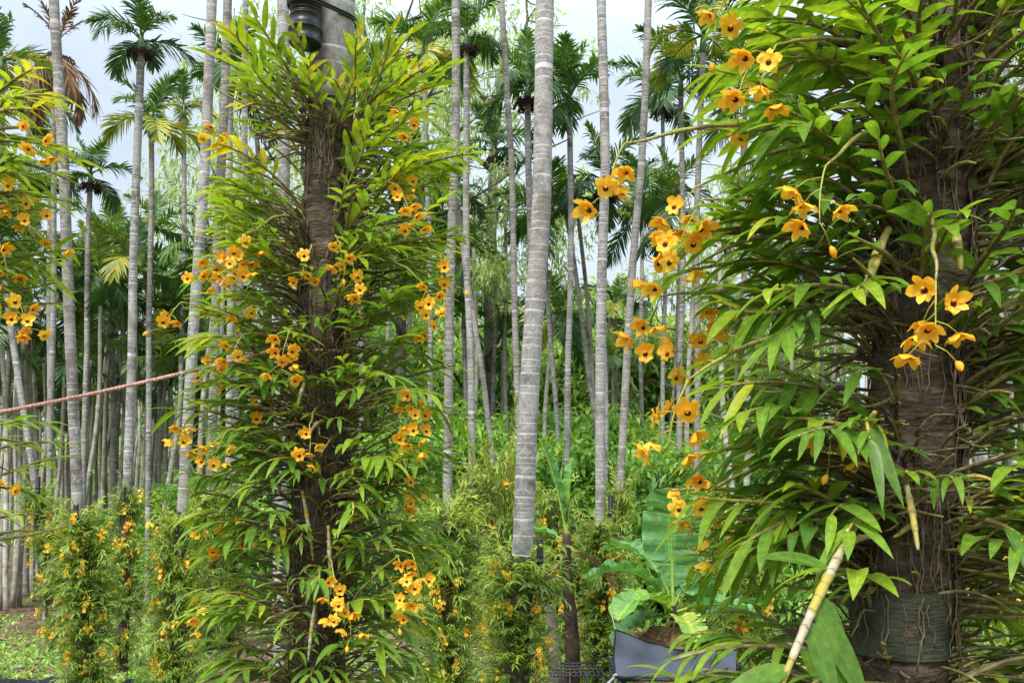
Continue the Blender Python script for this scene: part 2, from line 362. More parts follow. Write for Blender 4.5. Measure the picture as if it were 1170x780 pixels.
# ------------------------------------------------------------------ palm fronds and crowns (unit: frond length 1)
def frond_mesh(name, elev, bend, tint, nl=34, m='palm_leaf', lf=.44, vup=.35, seed=0, ragged=.0, sep=1.0):
    r = np.random.default_rng(seed); mb = MB()
    n = 14; s = np.linspace(0,1,n); e = elev - bend*s**1.25
    st = np.stack([np.cos(e), 0*e, np.sin(e)],-1)/(n-1)
    pts = np.vstack([[0,0,0], np.cumsum(st[:-1],0)])
    tube(mb, pts, np.interp(s,[0,.12,1],[.030,.016,.004]), 5, a=.55, b=1.0)
    tt = np.linspace(.16, .99, nl)
    bx = np.stack([np.interp(tt, s, pts[:,k]) for k in range(3)],-1)
    ee = np.interp(tt, s, e); tg = np.stack([np.cos(ee), 0*ee, np.sin(ee)],-1); up = np.stack([-np.sin(ee), 0*ee, np.cos(ee)],-1)
    for sd in (-1,1):
        sw = np.interp(tt,[.16,.6,1],[.95,.75,.35]) * sep
        dd = tg*(1-.45*sw)[:,None] + np.array([0,sd,0])*sw[:,None] + up*(vup + r.normal(0,.2,nl))[:,None]
        L = lf*np.interp(tt,[.16,.35,.7,1],[.62,1,.9,.42])*r.uniform(.88,1.08,nl)
        keep = r.random(nl) > ragged
        Wd = np.interp(tt,[.16,.8,1],[.030,.036,.044])*r.uniform(.7,1.25,nl)
        leaf_batch(mb, bx[keep], dd[keep], (up*1.0 - np.array([0,sd*.35,0]))[keep], L[keep], Wd[keep], r.uniform(.12,.5,nl)[keep], np.clip(tint + r.normal(0,.12,nl),0,1)[keep], seg=4, fold=.25, pw=(.35,.6), base_w=.45)
    return mb.mesh(name, M[m])
FR = []   # (elevation class) -> list of variants
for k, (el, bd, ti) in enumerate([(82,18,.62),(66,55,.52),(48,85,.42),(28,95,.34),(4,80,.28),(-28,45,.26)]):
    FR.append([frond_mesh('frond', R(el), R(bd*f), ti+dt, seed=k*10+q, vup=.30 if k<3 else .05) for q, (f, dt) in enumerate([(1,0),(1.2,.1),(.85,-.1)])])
FR_Y = [frond_mesh('frond', R(30), R(100), .86, seed=77), frond_mesh('frond', R(5), R(80), .92, seed=78)]
FR_D = [frond_mesh('frond', R(-30), R(60), .5, m='dead_leaf', seed=90+q, vup=-.2, lf=.4, ragged=.15, sep=.55) for q in range(3)]
FR_S = [frond_mesh('frond', R(55), R(25), .35, m='dead_leaf', seed=97+q, vup=.1, lf=.28, ragged=.45, sep=.6) for q in range(2)]
def fruit_mesh(seed):
    r = np.random.default_rng(seed); mb = MB()
    for k in range(38):
        az = r.uniform(0,2*PI); p = np.array([math.cos(az)*.04, math.sin(az)*.04, .1]); pts = [p.copy()]
        v = np.array([math.cos(az)*r.uniform(.5,1), math.sin(az)*r.uniform(.5,1), r.uniform(-.1,.7)])
        for i in range(5):
            p = p + nrm(v)*.055; v[2] -= .45; pts.append(p.copy())
        tube(mb, pts, .006, 4)
        for q in pts[2:]:
            for _ in range(2):
                c = q + r.normal(0,.016,3); tube(mb, [c-[0,0,.016], c, c+[0,0,.016]], [.008,.017,.008], 5)
    return mb.mesh('fruit_bunch', M['fruit'])
FRUIT = [fruit_mesh(1), fruit_mesh(2)]
def far_crown(seed):
    r = np.random.default_rng(seed); verts = MB()
    for k in range(7):
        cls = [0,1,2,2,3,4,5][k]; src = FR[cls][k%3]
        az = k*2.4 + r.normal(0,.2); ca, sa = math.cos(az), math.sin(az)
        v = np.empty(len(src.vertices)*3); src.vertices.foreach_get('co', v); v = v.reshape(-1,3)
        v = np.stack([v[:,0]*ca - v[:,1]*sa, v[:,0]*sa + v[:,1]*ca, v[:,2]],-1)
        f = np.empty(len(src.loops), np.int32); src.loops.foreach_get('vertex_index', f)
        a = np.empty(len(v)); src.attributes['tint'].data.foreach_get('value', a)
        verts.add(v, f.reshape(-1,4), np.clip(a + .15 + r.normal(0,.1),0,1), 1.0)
    return verts.mesh('crown', M['palm_leaf'])
FARC = [far_crown(q) for q in range(4)]

def palm(base, top, dia, label, crown=None, group=None, style='', mid=None, trunk_mat='bark', sides=14, fronds=9, seed=0):
    """base, top: world points; crown: frond length in metres"""
    r = np.random.default_rng(seed)
    base, top = np.asarray(base,float), np.asarray(top,float)
    t = thing('palm_tree', base, label, 'palm tree', group)
    L = np.linalg.norm(top-base); n = max(12, int(L/.14)); s = np.linspace(0,1,n)
    pts = base + (top-base)*s[:,None]
    ph = r.uniform(0,6); k_ = np.clip((s-.3)/.3,0,1)**2; pts[:,0] += k_*np.sin(s*PI)*np.sin(s*5+ph)*.006*L; pts[:,1] += k_*np.sin(s*PI)*.01*L*math.sin(ph)
    rad = dia/2*(1.06 - .16*s + .35*np.exp(-s*L/.18)*(dia < .15) + .012*np.sin(s*L*9+ph) + r.normal(0,.008,n))
    mb = MB(); tube(mb, pts, rad, sides, a=0.5, b=s*L + r.uniform(0,9), cap=True)
    mb.obj('trunk', M[trunk_mat], t, origin=base)
    if crown:
        ct = top - base; up = nrm(pts[-1]-pts[-3])
        sh = MB(); q = np.linspace(0,1,7); hl = crown*.42
        tube(sh, ct + up*(q*hl)[:,None] - up*.02, dia/2*np.interp(q,[0,.1,.4,1],[.92,1.18,1.05,.5]), 10, a=q, b=1.0)
        sh.obj('crownshaft', M['green_shaft'], t)
        tp = ct + up*hl*.9
        order = [0,1,1,2,2,3,3,4,4,5,5][:fronds] if style != 'upright' else [0,0,1,1,1,2,2,3,5][:fronds]
        if style == 'dead':
            for k in range(6): child('frond', FR_D[k%3], t, ct + up*hl*.3, (0,0,k*1.05+r.uniform(0,.5)), crown*r.uniform(.85,1.15))
            for k in range(5): child('frond', FR_S[k%2], t, tp, (0,0,k*1.3+.5), crown*r.uniform(.6,.9))
        else:
            a0 = r.uniform(0,6)
            for k, c in enumerate(order):
                src = FR[c][r.integers(3)]
                if style == 'yellow' and c >= 3: src = FR_Y[k%2]
                if style == 'brown' and c == 5: src = FR_D[k%3]
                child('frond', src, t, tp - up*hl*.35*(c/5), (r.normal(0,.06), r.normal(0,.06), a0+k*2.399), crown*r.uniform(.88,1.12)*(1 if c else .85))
        if style in ('fruit','dead','brown'):
            for q in range(2): child('fruit_bunch', FRUIT[q], t, ct + up*.02 + np.array([dia*.4*(1-2*q),-dia*.3,-.05]), (0,0,q*2.1), crown*.78)
    return t

def palm_px(bx, by, tx, ty, w, d, label, r=None, style='', dy=0.0, seed=None, **kw):
    a, b = P(bx,by,d), P(tx,ty,d)
    k = a[2]/(b[2]-a[2]); base = a - (b-a)*k; base[2] = float(gz(base[0],base[1])) - .05
    top = b.copy(); top[1] += dy
    dia = w*d/F*(.93 if w > 20 else .82)
    if r is None:
        L = 1.5; top = a + (b-a)*(6.0 + 0) if False else top
        # crown above the picture: carry the trunk on
        ext = P(tx + (tx-bx)*(170/max(by-ty,1)), ty-170, d); top = ext; crown = 58*d/F*1.2
    else: crown = 1.17*r*d/F
    return palm(base, top, dia, label, crown, seed=int(bx*7+tx) if seed is None else seed, style=style, **kw)

# columns of orchids stand on several of these palms
PALMS = [
 (90,590,63,0,15,9.6,'pale grey palm trunk leaning left above the full orchid column at far left',None,''),
 (56,560,66,72,8,15,'palm hung with withered brown fronds behind the pale trunk at far left',66,'dead'),
 (145,565,161,62,12,11.3,'fruiting palm with a drooping crown against the sky at upper left',50,'fruit'),
 (170,500,173,158,8,16,'palm with a bright yellow-green crown below the drooping fruiting palm',52,'yellow'),
 (207,610,243,0,15,9.8,'ringed palm leaning right, first of the close pair behind the pink rope',None,''),
 (240,580,258,0,13,12.5,'straight ringed palm, second of the close pair behind the pink rope',None,''),
 (266,580,283,0,9,13,'thin palm just right of the close pair behind the pink rope',None,''),
 (208,520,210,135,7,18,'slim palm with a ragged yellowing crown left of the close pair',38,'yellow'),
 (96,520,103,215,8,17,'palm with dark fruit bunch and blue-green fronds right of the withered palm',46,'fruit'),
 (-6,560,2,85,9,13,'palm with drooping yellow-tipped fronds cut by the upper left corner',50,'yellow'),
 (262,540,263,110,11,15,'tall dark crowned palm with green crownshaft behind the close pair',58,'upright'),
 (40,555,2,300,9,12.5,'palm leaning hard to the left at the left edge above the rope',55,''),
 (57,560,58,215,9,15.5,'thin upright palm beside the withered palm at left',40,'brown'),
 (413,560,413,120,7,17,'palm with dark spread fronds partly behind the left orchid trunk',58,''),
 (320,590,322,-10,18,7.6,'pale palm trunk glimpsed behind the left orchid trunk',None,''),
 (511,580,518,0,13,11,'pale ringed palm standing left of the thin double trunks at centre',None,''),
 (540,575,533,58,10,13,'palm with dark fronds hanging into the top of the picture at centre',48,'brown'),
 (493,560,486,85,8,16,'palm with broad bright fronds fanned out behind the left orchid flowers',62,'yellow'),
 (568,560,522,230,8,14,'thin palm leaning left across the centre with no crown in view',38,''),
 (592,470,574,0,9,13.5,'palm leaning left just left of the thick central trunk',None,''),
 (596,640,622,0,25,6.9,'thick pale palm in the middle with a mossy collar at its foot',None,''),
 (648,520,651,132,9,15,'palm with a tall upright crown right of the thick central trunk',62,'upright'),
 (686,590,685,0,14,10,'straight pale palm right of centre beside the flowers against sky',None,''),
 (708,570,736,40,11,12.5,'palm leaning right between the pale trunk and the right orchid trunk',None,''),
 (562,560,565,185,6,20,'slim palm with yellow drooping fronds at centre',46,'fruit'),
 (608,540,603,120,10,14.5,'dark leafed palm directly behind the thick central trunk',62,'brown'),
 (640,540,622,268,7,17,'young palm with blade-like fronds right behind the thick central trunk',55,'upright'),
 (692,560,691,225,8,16,'dark drooping palm behind the straight pale trunk right of centre',56,'brown'),
 (757,560,757,130,6,17,'thin palm with a big dark crown left of the right orchid trunk',56,'fruit'),
 (735,560,733,235,6,20,'small palm with thin fronds between two right trunks',42,''),
 (676,440,648,250,7,17,'thin palm leaning left behind the centre shrubs',40,''),
 (776,560,778,110,8,15,'grey palm next to the flowers left of the right orchid trunk',60,''),
 (795,560,803,60,9,14,'palm with hanging fronds mostly hidden by the right orchid leaves',62,'yellow'),
 (130,560,128,300,8,19,'palm with a low drooping dark crown between two pale left trunks',50,''),
 (176,560,190,345,7,21,'low palm with dark fronds behind the rope at left',44,''),
 (120,560,120,425,7,24,'short palm with yellow-green crown low behind the rope',34,'fruit'),
 (30,560,33,140,8,19,'palm with grey-green fronds at the left edge behind flowers',48,''),
 (575,560,575,400,7,20,'short palm low at centre with upright fronds',34,'upright'),
 (533,560,530,375,7,19,'short bright palm low behind the thin double trunks',34,'upright'),
 (268,560,268,345,8,20,'low dark palm behind the left orchid flowers',46,''),
 (700,560,703,360,6,24,'short pale palm far behind the straight trunk right of centre',34,'yellow'),
 (1120,560,1122,300,8,18,'palm behind the right orchid trunk at the right edge',52,''),
 (1160,560,1150,60,9,16,'palm with crown glimpsed in the upper right corner behind orchid leaves',60,''),
 (470,560,468,215,7,18,'dark palm crown right beside the left orchid trunk',48,''),
]
PAX = []
for i, p in enumerate(PALMS):
    palm_px(*p, seed=100+i, group='palms standing among the orchid columns'); PAX.append((P(p[0],p[1],p[5]), P(p[2],p[3],p[5]), p[4]*p[5]/F/2))

# distant rows
def far_rows(n, pxr, dr, hr, label, group, seed):
    r = np.random.default_rng(seed)
    for i in range(n):
        d = r.uniform(*dr); px = r.uniform(*pxr); b = P(px, HZ, d); b[2] = 0
        h = r.uniform(*hr); lean = r.normal(0,.045,2)
        palm_far(b, h, lean, label, group, r)
def palm_far(b, h, lean, label, group, r):
    t = thing('palm_tree', b, label, 'palm tree', group)
    k = r.integers(len(FT)); o = child('trunk', FT[k], t, (0,0,-.05), (lean[1],lean[0],r.uniform(0,6)), (1,1,h/FTH[k]))
    v = Euler((lean[1],lean[0],0)).to_matrix() @ Vector((0,0,h))
    child('crown', FARC[r.integers(4)], t, (v.x,v.y,v.z-.06), (0,0,r.uniform(0,6)), r.uniform(.75,1.15))
FT, FTH = [], [6.0,7.0,8.0]
for h in FTH:
    mb = MB(); s = np.linspace(0,1,20); pts = np.stack([.12*np.sin(s*4+h), .1*np.sin(s*3), s*h],-1); pts[:,:2] *= (s*(1-s)*4)[:,None]
    tube(mb, pts, .048*(1.1-.3*s), 8, b=s*h); FT.append(mb.mesh('trunk', M['far_bark']))
far_rows(84, (-60,330), (16,27), (4.6,8.5), 'thin distant palm in the dense plantation rows at left', 'distant palm rows at left', 1)
far_rows(60, (-80,340), (27,42), (4.5,7.5), 'very thin far palm deep in the plantation behind the left rows', 'farthest palms at left', 2)
far_rows(26, (1085,1260), (15,24), (5.5,9), 'thin palm in the pale row behind the right orchid trunk', 'distant palm row at right', 3)
far_rows(50, (330,1080), (13,30), (5.5,8.5), 'thin distant palm rising behind the green shrubs at centre', 'distant palms at centre', 4)

# ------------------------------------------------------------------ shrubs and trees
def crown_cloud(seed, n, blobs, L, W, mat_, droop=(.2,.7), seg=2, shell=.55, cl=14):
    r = np.random.default_rng(seed); mb = MB(); bl = np.array(blobs, float)
    vol = bl[:,3]**2; k = r.choice(len(bl), n//cl, p=vol/vol.sum())
    u = nrm(r.normal(size=(len(k),3))); rr = (shell + (1-shell)*r.random(len(k)))*r.uniform(.75,1.12,len(k))
    c = bl[k,:3] + u*(bl[k,3]*rr)[:,None]*np.array([1,1,.85])
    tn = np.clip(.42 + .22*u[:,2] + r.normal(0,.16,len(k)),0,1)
    c = np.repeat(c, cl, 0); tn = np.repeat(tn, cl); u = np.repeat(u, cl, 0); n2 = len(c)
    dv_ = nrm(r.normal(size=(n2,3)) + u*.7 + np.array([0,0,-.15]))
    c = c + r.normal(0, L*.55, (n2,3))
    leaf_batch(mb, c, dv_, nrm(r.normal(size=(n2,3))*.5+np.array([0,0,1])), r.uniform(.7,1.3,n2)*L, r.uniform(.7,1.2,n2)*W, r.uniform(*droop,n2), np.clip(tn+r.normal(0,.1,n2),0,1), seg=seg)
    return mb.mesh('crown', M[mat_])
def branchy(seed, h, rad, nb, spread, m='twig', sub=2):
    r = np.random.default_rng(seed); mb = MB()
    s = np.linspace(0,1,9); tr = np.stack([.06*h*np.sin(s*3+seed)*s, .05*h*np.sin(s*2.3+seed*2)*s, s*h],-1); tube(mb, tr, rad*(1.15-.85*s), 8, b=s*h)
    for k in range(nb):
        q = r.uniform(.25,.95); p0 = np.array([np.interp(q,s,tr[:,j]) for j in range(3)]); az = r.uniform(0,2*PI)
        L = spread*r.uniform(.5,1); e = r.uniform(.2,1.0); pts = [p0]
        for i in range(6):
            e += r.normal(0,.15); az += r.normal(0,.25); pts.append(pts[-1]+np.array([math.cos(az)*math.cos(e),math.sin(az)*math.cos(e),math.sin(e)])*L/6)
        tube(mb, pts, rad*.38*(1-.8*np.linspace(0,1,7)), 5)
        for j in range(sub):
            i = r.integers(2,6); a2 = az + r.choice([-1,1])*r.uniform(.5,1.2); p = [pts[i]]
            for _ in range(4): p.append(p[-1]+np.array([math.cos(a2)*.8,math.sin(a2)*.8,r.uniform(-.1,.6)])*L*.13)
            tube(mb, p, rad*.15*(1-.7*np.linspace(0,1,5)), 4)
    return mb.mesh('trunk', M[m])
def blobset(seed, n, rx, z0, z1, br):
    r = np.random.default_rng(seed); o = []
    for _ in range(n):
        z = r.uniform(z0,z1); q = 1 - .45*((z-z0)/(z1-z0)); a = r.uniform(0,2*PI); o.append((math.cos(a)*rx*q*r.random()**.6, math.sin(a)*rx*q*r.random()**.6, z, r.uniform(*br)))
    return o
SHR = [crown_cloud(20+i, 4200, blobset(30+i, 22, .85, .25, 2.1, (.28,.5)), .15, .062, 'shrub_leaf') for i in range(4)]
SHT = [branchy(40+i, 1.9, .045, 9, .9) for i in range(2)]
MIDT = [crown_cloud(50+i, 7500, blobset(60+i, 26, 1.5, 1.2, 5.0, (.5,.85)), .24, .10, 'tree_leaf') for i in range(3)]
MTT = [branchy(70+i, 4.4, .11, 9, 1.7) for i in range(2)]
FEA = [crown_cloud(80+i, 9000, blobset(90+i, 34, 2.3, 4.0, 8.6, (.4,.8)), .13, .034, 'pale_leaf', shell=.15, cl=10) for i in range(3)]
FET = [branchy(100+i, 8.2, .10, 16, 2.6, sub=4) for i in range(2)]
def plant(name, cat, px, d, sc, meshes, trunks, label, group, seed, zs=1.0):
    r = np.random.default_rng(seed); b = P(px, HZ, d); b[2] = float(gz(b[0],b[1]))
    t = thing(name, b, label, cat, group); a = r.uniform(0,6)
    child('trunk', trunks[r.integers(len(trunks))], t, rot=(0,0,a), sc=(sc,sc,sc*zs)); child('crown', meshes[r.integers(len(meshes))], t, rot=(0,0,a+1), sc=(sc,sc,sc*zs))
    return t
shr = [(470,15.5,1.45),(500,18,1.75),(430,17,1.3),(545,17,1.45),(585,16,1.3),(620,18,1.55),(655,16.5,1.35),(700,18,1.6),(735,16.5,1.35),(770,15,1.3),(815,17,1.5),(860,16,1.4),
       (390,15,1.1),(350,16.5,1.2),(300,17.5,1.25),(275,15.5,.95),(232,16,1.1),(180,17,1.0),(560,20,1.7),(640,21,1.75),(720,21,1.8),(480,21,1.7),(905,15,1.3),(1100,14.5,1.0),(1150,15.5,1.05),(110,18.5,.75)]
for i, (px, d, sc) in enumerate(shr):
    plant('leafy_shrub','shrub',px,d,sc,SHR,SHT,'broad leafed green shrub in the thicket behind the orchid columns','shrubs behind the orchid columns',200+i)
midt = [(420,25,1.3),(480,28,1.45),(545,26,1.25),(600,29,1.5),(660,27,1.3),(720,26,1.35),(780,27,1.35),(850,26,1.3),(250,29,1.1),(330,26,1.2),(920,25,1.2),(1120,30,1.1),(1190,27,1.1),(510,33,1.9),(690,33,1.8),(410,34,1.9)]
for i, (px, d, sc) in enumerate(midt):
    plant('bushy_tree','tree',px,d,sc,MIDT,MTT,'bushy green tree far behind the shrubs','bushy trees behind the shrubs',300+i)
fea = [(450,18,1.45,'pale feathery tree with bare grey branches right of the left orchid trunk'),(565,22,1.65,'pale feathery tree behind the thick central trunk'),(300,21,1.5,'pale feathery tree behind the left orchid trunk'),
       (215,24,1.2,'pale feathery tree low behind the ringed pair of palms'),(1110,18,1.3,'pale feathery tree behind the right orchid trunk'),(815,23,1.25,'pale feathery tree left of the right orchid trunk')]
for i, (px, d, sc, lb) in enumerate(fea): plant('feathery_tree','tree',px,d,sc,FEA,FET,lb,'pale feathery trees',400+i)
# far-off wood that closes the view
mb = MB(); r = np.random.default_rng(9)
nc = 2600; a = r.uniform(R(48),R(132),nc); rr = r.uniform(44,60,nc); zz = r.random(nc)**1.3*(4.2+1.8*np.sin(a*17)+1.2*np.sin(a*41))
c = np.stack([np.cos(a)*rr, np.sin(a)*rr, zz],-1); c = np.repeat(c, 14, 0) + r.normal(0,.6,(nc*14,3)); n2 = len(c)
leaf_batch(mb, c, r.normal(size=(n2,3)), r.normal(size=(n2,3))*.6+[0,-.4,.8], r.uniform(.4,.9,n2), r.uniform(.18,.4,n2), .3, np.clip(np.repeat(r.normal(.4,.18,nc),14)+r.normal(0,.08,n2),0,1), seg=2)
tag(mb.obj('far_wood', M['tree_leaf']), 'far-off green wood closing the view behind the plantation', 'wood', kind='stuff')

# ------------------------------------------------------------------ orchid flowers
def petal(mb, ang, L, W, cup, ruffle, r, z0=0.0, pw=(.6,.45)):
    t = np.linspace(0,1,7); c = np.linspace(-1,1,5)
    prof = t**pw[0]*(1-t)**pw[1]; prof /= prof.max(); prof[0] = .18; prof[-1] = .10
    x = c[None,:]*W/2*prof[:,None]; y = np.repeat((t*L)[:,None],5,1) + ruffle*r.normal(0,.4,(7,5))*.0
    z = z0 + cup*(t**2)[:,None]*L + .18*np.abs(x)*np.sign(cup if cup else 1) + ruffle*np.sin(t*9+r.uniform(0,6))[:,None]*np.abs(c)[None,:]**2*W*.25
    ca, sa = math.cos(ang), math.sin(ang)
    v = np.stack([x*ca - y*sa, x*sa + y*ca, z],-1)
    mb.add(v, grid_faces(7,5), 1.0, np.tile(np.abs(c),7))
def flower_mesh(seed, cup):
    r = np.random.default_rng(seed); mb = MB(); k = .001
    petal(mb, 0, 26*k, 13*k, cup, .1, r); 
    for s_ in (-1,1):
        petal(mb, s_*R(72+r.normal(0,6)), 25*k, 21*k, cup*r.uniform(.6,1.2)+.05, .55, r, .001)
        petal(mb, s_*R(140+r.normal(0,6)), 25*k, 14*k, cup*r.uniform(.6,1.2)-.05, .2, r, -.001)
    # lip: shallow fringed cup with a dark throat
    nr, ns = 6, 18; rad = np.linspace(.0008,.0168,nr); an = np.arange(ns)/ns*2*PI
    rr_ = rad[:,None]*(1 + (np.linspace(0,1,nr)**3)[:,None]*.16*np.sin(an*6+r.uniform(0,6))[None,:])
    z = .003 + .30*(rad/.0168)[:,None]**2*.016 + (np.linspace(0,1,nr)**3)[:,None]*.003*np.sin(an*5+1)[None,:]
    v = np.stack([rr_*np.cos(an)[None,:], rr_*np.sin(an)[None,:]*1.05-.006, z + 0*rr_],-1)
    mb.add(v, grid_faces(nr,ns,True), np.repeat(rad/.0168,ns)*.88, 1.0)
    tube(mb, [[0,-.001,.002],[0,0,.007],[0,.001,.010]], [.003,.0032,.002], 6, a=1.0, b=1.0)
    return mb.mesh('flower', M['petal'])
FLO = [flower_mesh(1,.15), flower_mesh(2,-.12), flower_mesh(3,.35), flower_mesh(6,.5), flower_mesh(7,-.3)]
FLB = [flower_mesh(4,.85), flower_mesh(5,.7)]
def bud_mesh():
    mb = MB(); tube(mb, [[0,0,0],[0,.001,.006],[0,.001,.012],[0,0,.018],[0,0,.022]], [.002,.0055,.0065,.004,.001], 7, a=1.0, b=1.0); return mb.mesh('bud', M['petal'])
BUD = bud_mesh()

def spray(plantE, start, hang, nfl, size, face, bell=.3, length=.12, r=None):
    """flower spray as a part of its plant: stalk mesh + flowers as sub-parts"""
    o0 = np.array(plantE.location); r = r or rng
    n = 9; pts = [np.asarray(start,float)]; v = nrm(hang)
    for i in range(n-1):
        v = nrm(v + np.array([0,0,-.16]) + r.normal(0,.07,3)); pts.append(pts[-1] + v*length/(n-1))
    pts = np.array(pts); mb = MB(); tube(mb, pts, np.linspace(.0021,.0011,n)*size/.05*.9, 6, a=.3, b=1.0)
    ends = []
    for k in range(nfl):
        q = (.22 + .78*k/max(nfl-1,1))*(n-1); i = min(int(q), n-2); p = pts[i] + (pts[i+1]-pts[i])*(q-i)
        az = k*2.4 + r.normal(0,.4); tg = nrm(pts[i+1]-pts[i]); u = nrm(np.cross(tg,[.3,.2,1])); w_ = np.cross(tg,u)
        out_ = nrm(u*math.cos(az)+w_*math.sin(az)+tg*.35 + np.asarray(face)*.35); pl = size*r.uniform(.65,1.05)
        e = p + out_*pl + np.array([0,0,-.12*pl]); m_ = p + out_*pl*.55 + np.array([0,0,.06*pl])
        tube(mb, [p,m_,e], np.array([.0011,.001,.0012])*size/.05, 5, a=.8, b=1.0); ends.append((e,out_))
    so = mb.obj('flower_spray', M['stalk'], plantE, origin=o0)
    for k, (e, out_) in enumerate(ends):
        isb = r.random() < bell
        f = nrm(out_*.55 + np.asarray(face)*(.2 if isb else .6) + np.array([0,0,-.75 if isb else -.3]) + r.normal(0,.3,3))
        q = Vector(f).to_track_quat('Z','Y'); q = q @ Matrix.Rotation(r.uniform(-.5,.5),3,'Z').to_quaternion()
        if k == nfl-1 and r.random() < .35: ms, nm, sc = BUD, 'bud', size/.05
        else: ms, nm, sc = (FLB[r.integers(2)] if isb else FLO[r.integers(5)]), 'flower', size/.052*r.uniform(.88,1.1)
        fo = child(nm, ms, so, e - o0, q.to_euler(), sc)
    return so

# ------------------------------------------------------------------ orchid canes
def cane_path(p0, az, e0, e1, L, r, n=14):
    s = np.linspace(0,1,n); e = e0 + (e1-e0)*s**1.25 + r.normal(0,.16)*np.sin(s*r.uniform(3,7)+r.uniform(0,6)); a = az + r.normal(0,.15) + r.normal(0,.45)*s + r.normal(0,.12)*np.sin(s*6+r.uniform(0,6))
    d = np.stack([np.cos(a)*np.cos(e), np.sin(a)*np.cos(e), np.sin(e)],-1)*L/(n-1)
    return p0 + np.vstack([[0,0,0], np.cumsum(d[:-1],0)])
def cane(plantE, pts, rad, tint, leaf=None, r=None, mat_='cane', lt0=.35, droop=(.15,.5), spacing=.02, width=.2, up=0.0, nside=7):
    r = r or rng; o0 = np.array(plantE.location)
    n = len(pts); s = np.linspace(0,1,n); L = np.linalg.norm(np.diff(pts,axis=0),axis=1).sum()
    fine = 28 if nside > 6 else n
    sf = np.linspace(0,1,fine); pf = np.stack([np.interp(sf,s,pts[:,k]) for k in range(3)],-1)
    for _ in range(3): pf[1:-1] = (pf[:-2]+2*pf[1:-1]+pf[2:])/4
    rd = rad*np.interp(sf,[0,.1,.45,.8,1],[.75,.7,1.05,.75,.4])*(1 + ((.11 if mat_ == 'old_cane' else .05)*np.sin(sf*L*260) if nside>6 else 0))
    mb = MB(); tube(mb, pf, rd, nside, a=np.clip(tint + (sf-.4)*.5,0,1), b=sf*L + r.uniform(0,3))
    so = mb.obj('cane', M[mat_], plantE, origin=o0)
    if leaf:
        nl = max(4, int(L*(1-lt0)/spacing)); tt = np.linspace(lt0, .985, nl)
        b = np.stack([np.interp(tt,sf,pf[:,k]) for k in range(3)],-1)
        tg = nrm(np.stack([np.interp(tt,sf,np.gradient(pf[:,k])) for k in range(3)],-1))
        hs = nrm(np.cross(tg,[0,0,1.0])); roll = r.normal(0,.35); upv = np.cross(hs,tg)
        sgn = np.where(np.arange(nl)%2==0,1,-1)
        sd = hs*(sgn*math.cos(roll))[:,None] + upv*(sgn*math.sin(roll))[:,None]
        dd = tg*np.interp(tt,[lt0,1],[.62,1.15])[:,None] + sd*np.interp(tt,[lt0,.9,1],[.85,.62,.3])[:,None] + r.normal(0,.10,(nl,3)) + np.array([0,0,up])
        nv = upv + np.array([0,0,.5]) + sd*r.normal(0,.25,nl)[:,None] + r.normal(0,.12,(nl,3))
        LL = leaf*np.interp(tt,[lt0,lt0+.15,.8,1],[.7,1,1,.75])*np.clip(r.normal(1,.17,nl),.5,1.35)
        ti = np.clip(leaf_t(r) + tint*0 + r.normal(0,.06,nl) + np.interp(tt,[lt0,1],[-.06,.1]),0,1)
        ti = np.where(r.random(nl)<.02, .97, ti)
        keep = r.random(nl) > .07
        lb = MB(); leaf_batch(lb, b[keep], dd[keep], nv[keep], LL[keep], LL[keep]*width*r.uniform(.85,1.12,keep.sum()), r.uniform(*droop,keep.sum()), ti[keep], seg=6, fold=.30, curl=.13)
        lo = lb.obj('foliage', M['orchid_leaf'], so, origin=o0)
    return pf
_lt = [.5]
def leaf_t(r): return _lt[0] + r.normal(0,.09)

def trunk_axis(A, B): return lambda z: A + (B-A)*((z-A[2])/(B[2]-A[2]))
def base_mass(plantE, c, rad, az, half, r, n=46, ln=(.05,.17)):
    """old bare stubs and matted roots round the foot of a clump"""
    o0 = np.array(plantE.location); mb = MB(); rb = MB()
    for k in range(int(n*1.15)):
        a = az + r.uniform(-half,half); z = r.normal(-.01,.06); p = c + np.array([math.cos(a)*rad*.95, math.sin(a)*rad*.95, z])
        pts = cane_path(p, a + r.normal(0,.4), r.uniform(-.25,1.0), r.uniform(-.7,.3), r.uniform(*ln), r, 6)
        tube(mb, pts, r.uniform(.0016,.0040)*np.array([.8,.9,1.1,1,.8,.4]), 5, a=r.uniform(.1,.75), b=np.linspace(0,.12,6)+r.uniform(0,2))
    for k in range(26):
        a = az + r.uniform(-half,half)*1.15; z = r.uniform(-.01,.05); pts = []
        for i in range(8):
            pts.append(c + np.array([math.cos(a)*(rad+.006+r.uniform(0,.006)), math.sin(a)*(rad+.006+r.uniform(0,.006)), z])); a += r.normal(0,.06); z -= r.uniform(.012,.034)
        tube(rb, pts, r.uniform(.0006,.0014), 4)
    mb.obj('old_stems', M['cane'], plantE, origin=o0); rb.obj('roots', M['root'], plantE, origin=o0)

